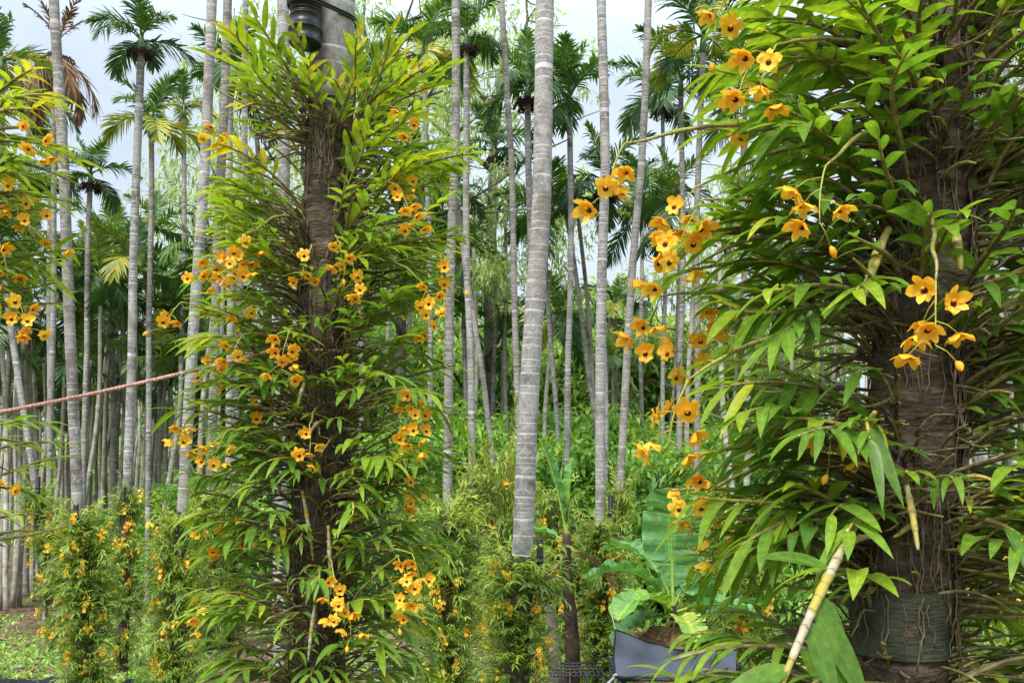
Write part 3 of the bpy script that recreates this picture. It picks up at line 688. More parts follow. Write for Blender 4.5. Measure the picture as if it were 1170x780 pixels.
def orchid(ax, zc, trad, azr, ncane, Lr, er, e1r, leaf, label, seed, tint=.5, rad=.0042, droop=(.15,.5), up=0., bare=.15, lt0=(.25,.5), group=None, mass=46, width=.2, spacing=.0155):
    r = np.random.default_rng(seed); c = ax(zc); azm = sum(azr)/2; half = (azr[1]-azr[0])/2
    base = c + np.array([math.cos(azm)*trad, math.sin(azm)*trad, 0])
    E = thing('orchid_plant', base, label, 'orchid', group)
    base_mass(E, c, trad, azm, half, r, mass)
    _lt[0] = tint
    for k in range(ncane):
        a = azr[0] + (azr[1]-azr[0])*((k+r.random())/ncane); z = r.normal(0,.045)
        p0 = ax(zc+z) + np.array([math.cos(a),math.sin(a),0])*trad
        ff = 1 - .48*math.exp(-((a+PI/2 if a < 0 else a-1.5*PI)/R(38))**2)
        pts = cane_path(p0, a, r.uniform(*er), r.uniform(*e1r), r.uniform(*Lr)*ff, r)
        lf = None if r.random() < bare else leaf*r.uniform(.85,1.15)*(.45+.55*ff)
        cane(E, pts, rad*r.uniform(.75,1.2), r.uniform(.2,.75), lf, r, lt0=r.uniform(*lt0), droop=droop, up=up, width=width, spacing=spacing)
    return E

def bez(p0, p2, rise, n=14, sag=0):
    s = np.linspace(0,1,n)[:,None]; c = (p0*.5+p2*.5) + np.array([0,0,rise]); return (1-s)**2*p0 + 2*s*(1-s)*c + s**2*p2

def fibrous_trunk(A, B, dia, label, zt, crown_len, seed, split=None):
    """foreground palm, rough and rooted where the orchids grow"""
    r = np.random.default_rng(seed); ax = trunk_axis(A,B)
    base = ax(0.0); t = thing('palm_tree', base, label, 'palm tree', 'palms carrying the foreground orchids')
    z = np.arange(-.05, split, .012); n = len(z); pts = np.array([ax(q) for q in z]); ns = 40; an = np.arange(ns)/ns*2*PI
    rad = dia/2*(1 + .05*np.sin(z*9)[:,None]*np.sin(an*2+1)[None,:] + .04*np.sin(an*3+z[:,None]*4) + r.normal(0,.022,(n,ns)))
    rad[:] *= (1+.035*np.sign(np.sin(z*2*PI/.075)))[:,None]
    v = pts[:,None,:] + rad[...,None]*np.stack([np.cos(an),np.sin(an),0*an],-1)[None]
    mb = MB(); mb.add(v, grid_faces(n,ns,True), .5, np.repeat(z,ns)); mb.obj('trunk', M['rough_bark'], t, origin=base)
    z = np.linspace(split-.02, zt, 60); mb = MB(); tube(mb, [ax(q) for q in z], dia/2*.93, 24, b=z); up_ = mb.obj('upper_trunk', M['bark'], t, origin=base)
    sh = MB(); q = np.linspace(0,1,7); top = ax(zt); tube(sh, top + np.array([0,0,1])*(q*.7)[:,None], dia/2*np.interp(q,[0,.1,1],[.95,1.2,.5]), 12, a=q, b=1.0); sh.obj('crownshaft', M['green_shaft'], t, origin=base)
    for k in range(9): child('frond', FR[[0,1,1,2,2,3,3,4,4][k]][k%3], t, top-base+np.array([0,0,.6]), (0,0,k*2.4), crown_len)
    return ax

# --- left foreground trunk
DL = 2.5; A = P(363,690,DL); B = P(379,60,DL); zL = lambda py: P(370,py,DL)[2]
axL = fibrous_trunk(A, B, 56*DL/F, 'thick brown palm trunk covered with orchids, left of centre', 6.2, 1.5, 1, split=zL(120))
RL = 56*DL/F/2
tiersL = [  # py, cane count per side, length, elev start, elev end, leaf, tint, droop
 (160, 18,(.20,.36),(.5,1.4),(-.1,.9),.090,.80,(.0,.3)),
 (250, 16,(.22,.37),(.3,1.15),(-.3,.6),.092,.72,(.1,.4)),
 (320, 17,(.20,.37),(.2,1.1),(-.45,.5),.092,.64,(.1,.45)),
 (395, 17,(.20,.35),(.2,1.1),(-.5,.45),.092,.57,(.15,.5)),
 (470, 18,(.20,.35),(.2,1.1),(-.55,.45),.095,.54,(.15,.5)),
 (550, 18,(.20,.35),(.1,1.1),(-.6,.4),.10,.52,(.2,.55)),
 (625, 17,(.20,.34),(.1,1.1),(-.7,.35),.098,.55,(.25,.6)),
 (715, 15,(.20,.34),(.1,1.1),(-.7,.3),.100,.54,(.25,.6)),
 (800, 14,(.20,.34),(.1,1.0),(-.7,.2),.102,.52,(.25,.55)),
]
ordn = ['topmost','second','third','fourth','fifth','sixth','seventh','eighth','lowest']
PLL = {}
for i, (py, nc_, Lr, er, e1, lf, ti, dr) in enumerate(tiersL):
    gap = {1:34,2:18}.get(i,0)
    for sdn, azr in (('left',(R(128),R(268-gap))),('right',(R(-88+gap),R(52)))):
        nm = 'clump from top' if 0 < i < 8 else 'clump'
        lb = f'small leafed orchid, {sdn} side of left foreground trunk, {ordn[i]} {nm}'
        jt = [-14,9,17,-16,6,-10,15,-6,4,12,-15,8,-4,16,-12,10,-8,14][i*2+(sdn=='right')]
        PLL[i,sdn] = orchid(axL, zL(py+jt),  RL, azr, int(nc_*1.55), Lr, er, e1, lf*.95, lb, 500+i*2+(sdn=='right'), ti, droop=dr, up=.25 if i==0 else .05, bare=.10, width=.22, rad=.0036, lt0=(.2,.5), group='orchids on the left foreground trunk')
def spray_px(plantE, ax, trad, px, py, d, n, size, dcane=None, seed=0, bell=.3, rise=.06, length=.11, caner=.0036, zoff=.0, mat_='cane', tint=.5):
    """a leafless cane from the plant's trunk out to a point, ending in a hanging spray"""
    r = np.random.default_rng(seed); tgt = P(px,py,d); o = np.array(plantE.location)
    c = ax(o[2]+zoff); dirv = tgt - c; dirv[2] = 0; p0 = c + nrm(dirv)*trad
    hang = nrm(nrm(dirv)*.5 + np.array([0,0,-.6])); tip = tgt - nrm(hang+np.array([0,0,-.5]))*length*.55 + np.array([0,0,.004])
    pts = bez(p0, tip, rise); pts[1:-1] += r.normal(0,.004,(len(pts)-2,3))
    cane(plantE, pts, caner, tint, None, r, mat_=mat_)
    face = nrm(np.array([0,0,CAMH]) - tgt + r.normal(0,.5,3))
    spray(plantE, tip, hang, n, size, face, bell, length, r)
SL = [ # px, py, depth, n, tier, side
 (246,150,2.35,6,0,'left'),(462,140,2.35,4,0,'right'),(470,85,2.6,3,0,'right'),(466,240,2.3,8,1,'right'),(462,205,2.4,6,1,'right'),
 (266,298,2.25,12,1,'left'),(232,305,2.35,6,2,'left'),(285,285,2.3,8,1,'left'),(350,305,2.3,4,2,'left'),(390,295,2.28,5,2,'right'),(408,328,2.3,5,2,'right'),(488,340,2.3,6,2,'right'),(486,372,2.4,5,3,'right'),
 (196,365,2.25,4,3,'left'),(325,402,2.22,8,3,'left'),(268,402,2.3,5,3,'left'),(278,350,2.35,5,2,'left'),(246,425,2.4,6,3,'left'),(516,312,2.35,3,2,'right'),
 (474,468,2.35,9,4,'right'),(468,497,2.3,6,5,'right'),(209,492,2.35,6,5,'left'),(250,512,2.3,6,5,'left'),(352,508,2.25,5,4,'left'),(470,560,2.4,5,6,'right'),
 (382,682,2.2,9,6,'right'),(462,665,2.2,9,7,'right'),(478,655,2.25,4,6,'right'),(400,712,2.2,4,7,'right'),(235,620,2.4,4,6,'left'),(455,697,2.3,4,7,'right'),(300,460,2.45,4,4,'left'),(225,700,2.35,3,7,'left'),(265,600,2.5,3,5,'left'),
]
for k, (px,py,d,n,ti,sd) in enumerate(SL): spray_px(PLL[ti,sd], axL, RL, px, py, d, n, .038, seed=700+k, length=.09 if n<7 else .12, rise=.05 if ti>2 else .09, bell=.35)
# three pale hanging stubs
for k,(px0,py0,px1,py1,d,ti,sd) in enumerate([(352,430,338,470,2.36,3,'left'),(370,480,352,498,2.36,4,'left'),(345,560,358,640,2.36,5,'left'),(375,600,378,680,2.36,6,'right'),(360,690,352,755,2.3,7,'left')]):
    r = np.random.default_rng(k); E = PLL[ti,sd]; pts = bez(P(px0,py0,d), P(px1,py1,d), .02, 10); cane(E, pts, .0055, .9, None, r, mat_='old_cane')

# --- right foreground trunk
DR = 1.55; A = P(1028,740,DR); B = P(1066,40,DR); zR = lambda py: P(1045,py,DR)[2]
axR = fibrous_trunk(A, B, 98*DR/F, 'thick brown palm trunk covered with orchids at the right', 6.0, 1.5, 2, split=4.2)
RR = 98*DR/F/2
tiersR = [
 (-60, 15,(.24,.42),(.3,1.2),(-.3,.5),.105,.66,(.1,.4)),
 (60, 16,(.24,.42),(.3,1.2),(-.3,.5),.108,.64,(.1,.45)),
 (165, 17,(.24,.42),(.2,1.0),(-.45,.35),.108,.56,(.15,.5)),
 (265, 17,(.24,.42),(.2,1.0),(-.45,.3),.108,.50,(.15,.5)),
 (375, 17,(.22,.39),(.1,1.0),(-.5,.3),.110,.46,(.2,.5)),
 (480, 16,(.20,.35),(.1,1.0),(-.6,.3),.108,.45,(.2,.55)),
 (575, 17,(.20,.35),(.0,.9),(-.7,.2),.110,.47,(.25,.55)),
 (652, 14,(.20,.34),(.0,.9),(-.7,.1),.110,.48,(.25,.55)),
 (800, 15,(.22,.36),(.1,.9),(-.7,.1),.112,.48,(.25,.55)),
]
PLR = {}
for i, (py, nc_, Lr, er, e1, lf, ti, dr) in enumerate(tiersR):
    gap = {3:26,5:26,7:46,8:10}.get(i,0)
    for sdn, azr in (('left',(R(120),R(262-gap))),('right',(R(-80+gap),R(60)))):
        nm = 'clump from top' if 0 < i < 8 else 'clump'
        lb = f'broad leafed orchid, {sdn} side of right foreground trunk, {ordn[i]} {nm}'
        jt = [-14,20,26,-22,-12,24,18,-26,-20,12,22,-18,-8,16,-12,10,-8,14][i*2+(sdn=='right')]
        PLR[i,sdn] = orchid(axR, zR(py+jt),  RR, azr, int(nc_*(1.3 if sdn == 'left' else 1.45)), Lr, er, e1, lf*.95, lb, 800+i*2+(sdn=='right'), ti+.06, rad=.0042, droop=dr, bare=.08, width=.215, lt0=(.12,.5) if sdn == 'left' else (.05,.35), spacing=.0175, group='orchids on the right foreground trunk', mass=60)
SR = [
 (875,85,1.32,5,1,'left',.35,.35),(935,225,1.28,5,2,'left',.8,.3),(698,198,1.45,5,2,'left',.25,.35),(785,268,1.5,7,3,'left',.3,.3),(755,305,1.6,4,3,'left',.4,.3),(740,372,1.6,4,4,'left',.2,.3),(790,395,1.7,7,4,'left',.4,.3),
 (768,478,1.4,7,4,'left',.35,.35),(815,362,1.7,6,3,'left',.3,.3),(1072,365,1.25,8,3,'right',.85,.3),(792,552,1.6,5,5,'left',.2,.3),(948,505,1.45,4,5,'left',.8,.25),(790,598,1.6,4,5,'left',.5,.25),(845,105,1.45,3,1,'left',.3,.3),(820,20,1.5,3,0,'left',.3,.3),(778,248,1.6,5,2,'left',.4,.3)]
for k, (px,py,d,n,ti,sd,bl,_) in enumerate(SR):
    r_ = {0:.06,1:.05}.get(ti,.05); spray_px(PLR[ti,sd], axR, RR, px, py, d, n, .044, seed=900+k, length=.10 if n<7 else .12, rise=r_, bell=min(.9,bl+.2), caner=.0045)
# old sheathed canes in front of the right trunk
r = np.random.default_rng(77); _lt[0] = .42
pts = bez(P(985,588,1.36), P(886,800,1.12), .03, 16); cane(PLR[6,'left'], pts, .0072, .8, None, r, mat_='old_cane', nside=9)
lb = MB(); B4 = [pts[8],pts[9],pts[10],pts[6],pts[13],pts[14]]; D4 = [(.2,-.2,-1),(.5,-.1,-.9),(.25,-.3,-1),(-.9,-.1,.35),(-1,-.3,-.35),(-1,-.2,-.6)]
leaf_batch(lb, B4, D4, [(.2,-1,.3)]*3+[(-.1,-.5,1)]*3, [.135,.14,.11,.12,.15,.15], [.036,.036,.032,.034,.045,.045], [.05,.1,.05,.2,.25,.3], [.42,.46,.4,.42,.48,.5], seg=8, fold=.2)
lb.obj('foliage', M['orchid_leaf'], PLR[6,'left'], origin=np.array(PLR[6,'left'].location))
for (a_, b_, d0, d1, rd, ti, sd) in [((1036,555),(1049,628),1.36,1.30,.0055,5,'right'),((995,612),(952,636),1.42,1.36,.006,6,'left'),((975,535),(1000,470),1.42,1.35,.008,5,'left'),((1015,262),(985,345),1.42,1.33,.0085,3,'left'),((1090,260),(1098,310),1.42,1.38,.008,3,'right')]:
    pts = bez(P(*a_,d0), P(*b_,d1), .015, 10); cane(PLR[ti,sd], pts, rd, .9, None, r, mat_='old_cane' if rd < .0065 else 'cane', nside=8)
# wrap of dark net round the trunk
mb = MB(); z = np.linspace(zR(745), zR(672), 14); an = np.arange(36)/36*2*PI
v = np.array([axR(q) for q in z])[:,None,:] + (RR*1.10*(1+.025*np.sin(an*3)[None,:]+.018*np.sin(an*7+z[:,None]*60)+.02*np.sin(an*2+z[:,None]*45)))[...,None]*np.stack([np.cos(an),np.sin(an),0*an],-1)[None]
mb.add(v, grid_faces(14,36,True)); wrap = mb.obj('net_wrap', M['band'])
rb_ = MB(); r = np.random.default_rng(61)
for k in range(16):
    a = r.uniform(PI,2*PI); z = zR(r.uniform(655,690)); q = []
    for i in range(r.integers(5,10)): q.append(axR(z) + np.array([math.cos(a),math.sin(a),0])*(RR*1.14+r.uniform(0,.007))); a += r.normal(0,.045); z -= r.uniform(.008,.020)
    tube(rb_, q, r.uniform(.0006,.0015), 4)
rb_.obj('roots', M['root'], PLR[7,'left'], origin=np.array(PLR[7,'left'].location)); tag(wrap, 'dark olive net band wrapped round the right foreground trunk', 'net band')

# --- orchid cut by the left edge, on a trunk outside the picture
DE = 2.2; A = P(-95,690,DE); B = P(-85,60,DE); zE = lambda py: P(-90,py,DE)[2]; RE = .065
axE = trunk_axis(A,B)
e_base = axE(0.0); palm(e_base, axE(6.0), .125, 'palm whose orchids reach in at the left edge', 1.4, group='palms carrying the foreground orchids', seed=77)
PLE = {}
for i, (py, nc_, ti, lb) in enumerate([(150,22,.78,'bright orchid reaching in at the left edge, uppermost of four'),(250,22,.72,'bright orchid reaching in at the left edge beside the withered palm'),(330,18,.62,'orchid with a low flower cluster reaching in at the left edge above the rope'),(520,9,.7,'few-leaved orchid reaching in at the left edge below the rope'),(620,8,.68,'small orchid reaching in at the lower left edge')]):
    PLE[i] = orchid(axE, zE(py), RE, (R(-60),R(60)), nc_, (.20,.31), (.1,.8), (-.6,.3), .085, lb, 950+i, ti, droop=(.15,.5), bare=.2, group='orchids at the left edge')
for k,(px,py,d,n,ti) in enumerate([(34,160,2.1,6,0),(16,232,2.1,6,1),(20,205,2.2,3,0),(56,262,2.15,3,1),(6,300,2.1,4,2),(26,362,2.1,9,2),(2,535,2.1,3,3)]):
    spray_px(PLE[ti], axE, RE, px, py, d, n, .036, seed=990+k, bell=.35)

# ------------------------------------------------------------------ orchid columns further back
def clump_meshes(seed):
    r = np.random.default_rng(seed); st, lb = MB(), MB()
    for k in range(118):
        a = r.uniform(0,2*PI); p0 = np.array([math.cos(a)*.05, math.sin(a)*.05, r.normal(0,.07)])
        L = r.uniform(.16,.36); pts = cane_path(p0, a, r.uniform(.0,1.25), r.uniform(-.7,.6), L, r, 9)
        tube(st, pts, .0034*np.array([.8,1,1,1,1,.9,.8,.6,.4]), 4, a=r.uniform(.2,.8), b=np.linspace(0,L,9))
        nl = 15; tt = np.linspace(.25,.98,nl); s = np.linspace(0,1,9)
        b = np.stack([np.interp(tt,s,pts[:,j]) for j in range(3)],-1); tg = nrm(np.stack([np.interp(tt,s,np.gradient(pts[:,j])) for j in range(3)],-1))
        hs = nrm(np.cross(tg,[0,0,1.0])); sg = np.where(np.arange(nl)%2==0,1,-1)[:,None]
        up_ = np.cross(hs,tg); leaf_batch(lb, b, tg*.9+hs*sg*.7+r.normal(0,.2,(nl,3)), up_+r.normal(0,.3,(nl,3)), r.uniform(.05,.085,nl), r.uniform(.0095,.015,nl), r.uniform(.05,.45,nl), np.clip(.4+.25*pts[-1][2]/.2+r.normal(0,.1)+r.normal(0,.06,nl),0,1), seg=3)
    return st.mesh('stems', M['cane']), lb.mesh('foliage', M['clump_leaf'])
CL = [clump_meshes(i) for i in range(5)]
def far_spray(seed):
    r = np.random.default_rng(seed); mb = MB()
    for k in range(r.integers(7,13)):
        c = np.array([r.normal(0,.022), r.normal(0,.022), -.085+r.normal(0,.032)]); f = nrm(c*np.array([1,1,0]) + r.normal(0,.012,3)); u = nrm(np.cross(f,[0.1,.2,1])); w_ = np.cross(f,u)
        for j in range(5):
            a = j*2*PI/5; leaf_batch(mb, [c], [u*math.cos(a)+w_*math.sin(a)+f*.3], [f], .024, .019, .05, 1.0, seg=2, fold=.1)
        leaf_batch(mb, [c+f*.003-u*.004], [u], [f], .010, .010, 0, 0.0, seg=2, fold=0)
    tube(mb, [[0,0,.0],[0,0,-.05],[.005,0,-.12]], .0015, 4, a=1.0, b=1.0)
    return mb.mesh('flower_spray', M['petal'])
FS = [far_spray(i) for i in range(6)]
tiern = {2:['upper','lower'],3:['top','middle','bottom'],4:['top','second','third','bottom'],5:['top','second','third','fourth','bottom']}
def sleeve(r, rad, h):
    mb = MB(); z = np.linspace(-h/2,h/2,16); an = np.arange(22)/22*2*PI
    v = np.stack([np.cos(an)[None,:]+0*z[:,None], np.sin(an)[None,:]+0*z[:,None], 0*z[:,None]+0*an[None,:]],-1)*(rad*(1.12+.10*np.sin(z*40)[:,None]*np.sin(an*2)[None,:]+r.normal(0,.06,(16,22))))[...,None]
    v[...,2] = z[:,None]; mb.add(v, grid_faces(16,22,True), .5, 1.0); return mb.mesh('root_mat', M['rough_bark'])
def column(bx, by_top, d, n, desc, rad, dens, seed, own_trunk=None, pal=None, bottom=.16):
    r = np.random.default_rng(seed)
    if pal is not None:
        a_, b_, tr = PAX[pal]; d = a_[1]; axis = lambda z: a_ + (b_-a_)*((z-a_[2])/(b_[2]-a_[2]))
    else:
        c_ = P(bx, by_top, d); tr = .06; axis = lambda z: np.array([c_[0], d, z])
    z1 = P(bx, by_top, d)[2]; zs = np.linspace(z1-.13, bottom, n); h = (z1-.13-bottom)/(n-1)
    for i, z in enumerate(zs):
        c = axis(z); E = thing('orchid_plant', c, f'{tiern[n][i]} orchid clump on {desc}', 'orchid', 'orchid clumps on the columns behind')
        st, lf = CL[r.integers(5)]; a = r.uniform(0,6); sc = rad*.78/.27*r.uniform(.85,1.12)*(1.06 if i == 0 else 1); zsq = max(.85, h/.27)
        child('stems', st, E, rot=(0,0,a), sc=(sc,sc,sc*zsq)); child('foliage', lf, E, rot=(0,0,a), sc=(sc,sc,sc*zsq))
        child('root_mat', sleeve(r, max(tr,.05), h*1.06), E)
        for k in range(r.poisson(dens*1.6)+2):
            az = r.uniform(0,2*PI) if r.random() < .3 else r.uniform(PI,2*PI); q = rad*.78*r.uniform(.7,1.1); child('flower_spray', FS[r.integers(6)], E, (math.cos(az)*q, math.sin(az)*q, r.uniform(-.5,.6)*h+.1), (0,0,r.uniform(0,6)), r.uniform(.75,1.15))
    if own_trunk: palm((axis(0)[0],d,-.05), (axis(0)[0],d,z1+.12), .105, own_trunk, None, trunk_mat='rough_bark', seed=seed)
COLS = [
 (40,572,12.0,4,'the slim column at far left with a bare foot',.26,1.6,None,11),
 (90,600,9.6,5,'the full column under the pale left-leaning trunk',.36,2.2,None,0),
 (142,576,11.3,4,'the slim column under the fruiting palm',.25,1.4,None,2),
 (205,612,9.8,4,'the column under the first of the ringed pair',.38,2.4,None,4),
 (242,592,12.5,3,'the column under the second of the ringed pair',.34,2.4,None,5),
 (270,592,13.0,3,'the column under the thin palm beside the ringed pair',.32,2.0,None,6),
 (511,600,9.2,5,'the dark bushy column left of the mossy collar',.40,1.6,'dark trunk carrying a bushy orchid column left of the mossy collar',None),
 (545,578,13.0,3,'the flowering column behind the thin double trunks',.40,3.0,None,16),
 (575,580,12.2,3,'the flowering column directly behind the mossy collar',.40,3.2,'short dark trunk of the flowering column behind the mossy collar',None),
 (595,655,6.9,5,'the near column under the mossy collar',.36,1.7,None,20),
 (632,585,12.0,4,'the flowering column between mossy collar and banana stem',.36,3.0,'short dark trunk of the flowering column beside the banana stem',None),
 (686,606,10.0,5,'the upright column left of the shade net',.33,1.8,None,22),
 (712,585,13.0,3,'the column behind the big banana leaf',.32,2.0,None,23),
 (470,590,13.5,3,'the column half hidden right of the left foreground trunk',.38,2.6,'short dark trunk half hidden right of the left foreground trunk',None),
 (805,592,10.5,4,'the flowering column left of the right foreground trunk',.36,3.0,'dark trunk of the flowering column left of the right foreground trunk',None),
 (850,600,9.5,4,'the column seen under the right orchid canes',.36,2.6,'dark trunk of the column seen under the right orchid canes',None),
 (1095,630,8.0,4,'the column behind the right foreground trunk',.34,2.6,'dark trunk of the column behind the right foreground trunk',None),
 (1150,600,10.5,4,'the column at the right edge',.36,2.2,'dark trunk of the column at the right edge',None),
]
for i, (px,py,d,n,desc,rad,dens,own,pal) in enumerate(COLS): column(px,py,d,n,desc,rad,dens,1200+i,own,pal)

# mossy collar on the thick central palm
mb = MB(); z0 = P(594,652,6.9); z1_ = P(595,634,6.9); q = np.linspace(0,1,6); an = np.arange(20)/20*2*PI; rr_ = np.random.default_rng(4)
v = (z0+(z1_-z0)*q[:,None])[:,None,:] + (.093*np.array([.80,1.1,1.18,1.15,1.02,.86])[:,None]*(1+rr_.normal(0,.035,(6,20))))[...,None]*np.stack([np.cos(an),np.sin(an),0*an],-1)[None]
mb.add(v, grid_faces(6,20,True)); tag(mb.obj('moss_collar', M['moss']), 'dark mossy collar round the foot of the thick central palm', 'moss collar')

# ------------------------------------------------------------------ irrigation hoses on the trunks
def hose_mesh(L, rad, pitch):
    mb = MB(); n = int(L/pitch*6)+1; z = np.linspace(0,L,n); tube(mb, np.stack([0*z,0*z,z],-1), rad*(1+.085*np.sin(z/pitch*2*PI)), 20); return mb.mesh('corrugated_hose', M['black_plastic'])
def coupling_mesh(L, rad):
    mb = MB(); z = np.array([0,.03,.04,.45,.46,.52,.53,.93,.95,1.0])*L; r_ = np.array([1,1.05,1.0,1.0,1.10,1.10,1.0,1.0,1.06,1.02])*rad; tube(mb, np.stack([0*z,0*z,z],-1), r_, 20); return mb.mesh('coupling', M['black_plastic'])
def hose(p, rad, L, lab, cup=.42, tr=None):
    t = thing('irrigation_hose', p, lab, 'hose', 'black hoses on the palm trunks'); lc = L*cup
    child('coupling', coupling_mesh(lc, rad*1.06), t); child('corrugated_hose', hose_mesh(L-lc, rad, .0105 if rad > .035 else rad*.5), t, (0,0,lc))
    if tr is not None:                                   # tie drawn tight round hose and trunk
        a = np.arange(200)/200*2*PI; u = np.stack([np.cos(a),np.sin(a)],-1)
        h1 = u@np.asarray(p)[:2] + rad*1.2; h2 = u@tr[0][:2] + tr[1]*1.03; f1 = np.asarray(p)[:2] + u*rad*1.2; f2 = tr[0][:2] + u*tr[1]*1.03
        q = np.where((h1 > h2)[:,None], f1, f2); zz = tr[0][2]
        for dz in (0, .008):
            mb = MB(); tube(mb, np.column_stack([np.vstack([q,q[:1]]), np.full(201, zz+dz) + .006*np.append(np.sin(a),0)]), .0034, 6, cap=False); mb.obj('tie', M['tie'], t, origin=np.asarray(p))
    return t
pz = P(351,56,DL-.03); pz[1] -= .03
c_ = axL(zL(26)); pz = np.array([c_[0]-.058, c_[1]-.085, zL(68)]); hose(pz, .041, .62, 'thick black corrugated hose tied to the top of the left foreground trunk', .13, (c_, RL*.95))
for px, py, d, lb in [(617,648,6.75,'black ribbed hose end beside the mossy collar'),(86,604,9.45,'black ribbed hose end at the foot of the pale left-leaning trunk'),(141,580,11.15,'black ribbed hose end below the fruiting palm'),(203,612,9.65,'black ribbed hose end on the first of the ringed pair'),(263,585,12.8,'black ribbed hose end on the thin palm beside the ringed pair'),(698,592,9.9,'black ribbed hose end on the straight pale palm'),(43,566,12.0,'black ribbed hose end near the left edge')]:
    p = P(px,py,d); hose(p, .028 if d > 7 else .026, .26 if d > 7 else .22, lb)

# ------------------------------------------------------------------ pink rope tied between the trunks
def rope_pts(a, b, sag, n): s = np.linspace(0,1,n)[:,None]; return a + (b-a)*s - np.array([0,0,1])*sag*4*s*(1-s)
a_ = P(-92,487,2.12); b_ = P(318,398,2.40); pts = rope_pts(a_, b_, .012, 420); mb = MB(); tgt_ = nrm(b_-a_); u = nrm(np.cross(tgt_,[0,0,1])); w_ = np.cross(u,tgt_)
for k in range(3):
    ph = np.linspace(0, 190, 420) + k*2*PI/3; tube(mb, pts + .0020*(np.cos(ph)[:,None]*u + np.sin(ph)[:,None]*w_), .0031, 6)
b_end = pts[-1]; an = np.linspace(0,2*PI,40); c = axL(b_end[2]); lp = c + (RL*1.03)*np.stack([np.cos(an),np.sin(an),0*an],-1); tube(mb, lp, .0045, 6, cap=False)
tube(mb, rope_pts(b_end, c+np.array([-RL*.9,-RL*.7,0]), 0, 6), .0045, 6)
tag(mb.obj('rope', M['rope']), 'pinkish twisted rope stretched from the left edge to the left foreground trunk', 'rope')

# ------------------------------------------------------------------ banana plants
def banana_leaf(L, W, elev, bend, az, tint, seed, split=.3):
    r = np.random.default_rng(seed); mb = MB(); n, c = 110, 9; s = np.linspace(0,1,n); e = elev - bend*s**1.6
    st = np.stack([np.cos(e)*math.cos(az), np.cos(e)*math.sin(az), np.sin(e)],-1)*L/(n-1); pts = np.vstack([[0,0,0],np.cumsum(st[:-1],0)])
    up_ = np.stack([-np.sin(e)*math.cos(az), -np.sin(e)*math.sin(az), np.cos(e)],-1); sd = np.array([-math.sin(az), math.cos(az), 0])
    prof = np.where(s<.16, .02, ((np.clip(s-.16,0,1)/.84)**.42)*(1-np.clip(s-.16,0,1)/.84)**.38); prof = prof/prof.max()
    cc_ = np.linspace(-1,1,c); wav = .05*np.sin(s[:,None]*38 + 2*np.sign(cc_)[None,:])*np.abs(cc_)[None,:]*W
    pr = np.repeat(prof[:,None],c,1)
    for sg_ in (0,1):
        for q in r.integers(24,n-3,8):
            dp = r.uniform(.35,.85); k0 = slice(0,4) if sg_ == 0 else slice(5,9); pr[q,k0] *= dp; pr[q+1,k0] *= (1+dp)/2
    v = pts[:,None,:] + (cc_[None,:]*W/2*pr)[...,None]*sd + ((np.abs(cc_)**.8)[None,:]*W*.20*prof[:,None] + wav*prof[:,None])[...,None]*up_[:,None,:]
    mb.add(v, grid_faces(n,c), np.clip(tint + .1*np.sin(s*9+seed) + .13*np.sin(s*190+np.sin(s*31)*2),0,1)[:,None].repeat(c,1), np.tile(np.abs(cc_),n))
    tube(mb, pts, np.interp(s,[0,.16,1],[.026,.018,.004])*L/1.2, 6, a=.95, b=1.0)
    return mb
def banana(px, d, h, dia, leaves, label, stem_m, zb=0.0):
    b = P(px, HZ, d); b[2] = zb; t = thing('banana_plant', b, label, 'banana plant', 'banana plants')
    z = np.linspace(0,h,14); mb = MB(); tube(mb, np.stack([.03*np.sin(z*3), 0*z, z],-1), dia/2*np.interp(z/h,[0,.2,1],[1.3,1.1,.55])*(1+.05*np.sin(z*22)), 12, b=z); mb.obj('stem', M[stem_m], t)
    for i, (L, W, e, bd, az, ti, dz, m) in enumerate(leaves):
        o = banana_leaf(L,W,R(e),R(bd),R(az),ti,i+int(px)).obj('leaf', M[m], t); o.location = (.03*math.sin((h+dz)*3),0,h+dz)
banana(650, 9.3, 1.75, .15, [(.95,.34,80,12,175,.35,-.02,'banana_leaf'),(.8,.22,86,4,20,.7,0,'banana_leaf'),(.75,.24,25,85,150,.3,-.08,'banana_leaf'),(.7,.2,-20,60,10,.5,-.15,'dead_leaf'),(.8,.2,-50,30,200,.3,-.2,'dead_leaf')], 'banana plant with two upright leaves and a dark dead stem at centre', 'dead_stem')
banana(768, 8.4, 1.12, .13, [(1.15,.56,106,60,262,.38,.0,'banana_leaf'),(1.0,.42,70,95,140,.42,-.02,'banana_leaf'),(.95,.42,55,100,178,.35,-.03,'banana_leaf'),(.9,.36,30,80,225,.78,-.05,'banana_leaf'),(.85,.36,20,70,345,.4,-.06,'banana_leaf'),(.8,.34,60,80,30,.35,-.02,'banana_leaf'),(.7,.30,5,70,200,.25,-.1,'banana_leaf'),(.75,.34,-30,50,220,.45,-.12,'dead_leaf'),(.7,.30,-35,50,255,.65,-.12,'dead_leaf'),(.6,.28,8,60,280,.98,-.1,'banana_leaf')], 'banana plant with a broad ribbed leaf above the shade net', 'dead_stem')
banana(800, 9.0, .9, .12, [(1.0,.40,75,50,160,.3,0,'banana_leaf'),(.9,.36,60,90,250,.4,-.03,'banana_leaf'),(.8,.3,40,80,20,.3,-.05,'banana_leaf')], 'small banana plant mostly hidden behind the right orchid canes', 'dead_stem')

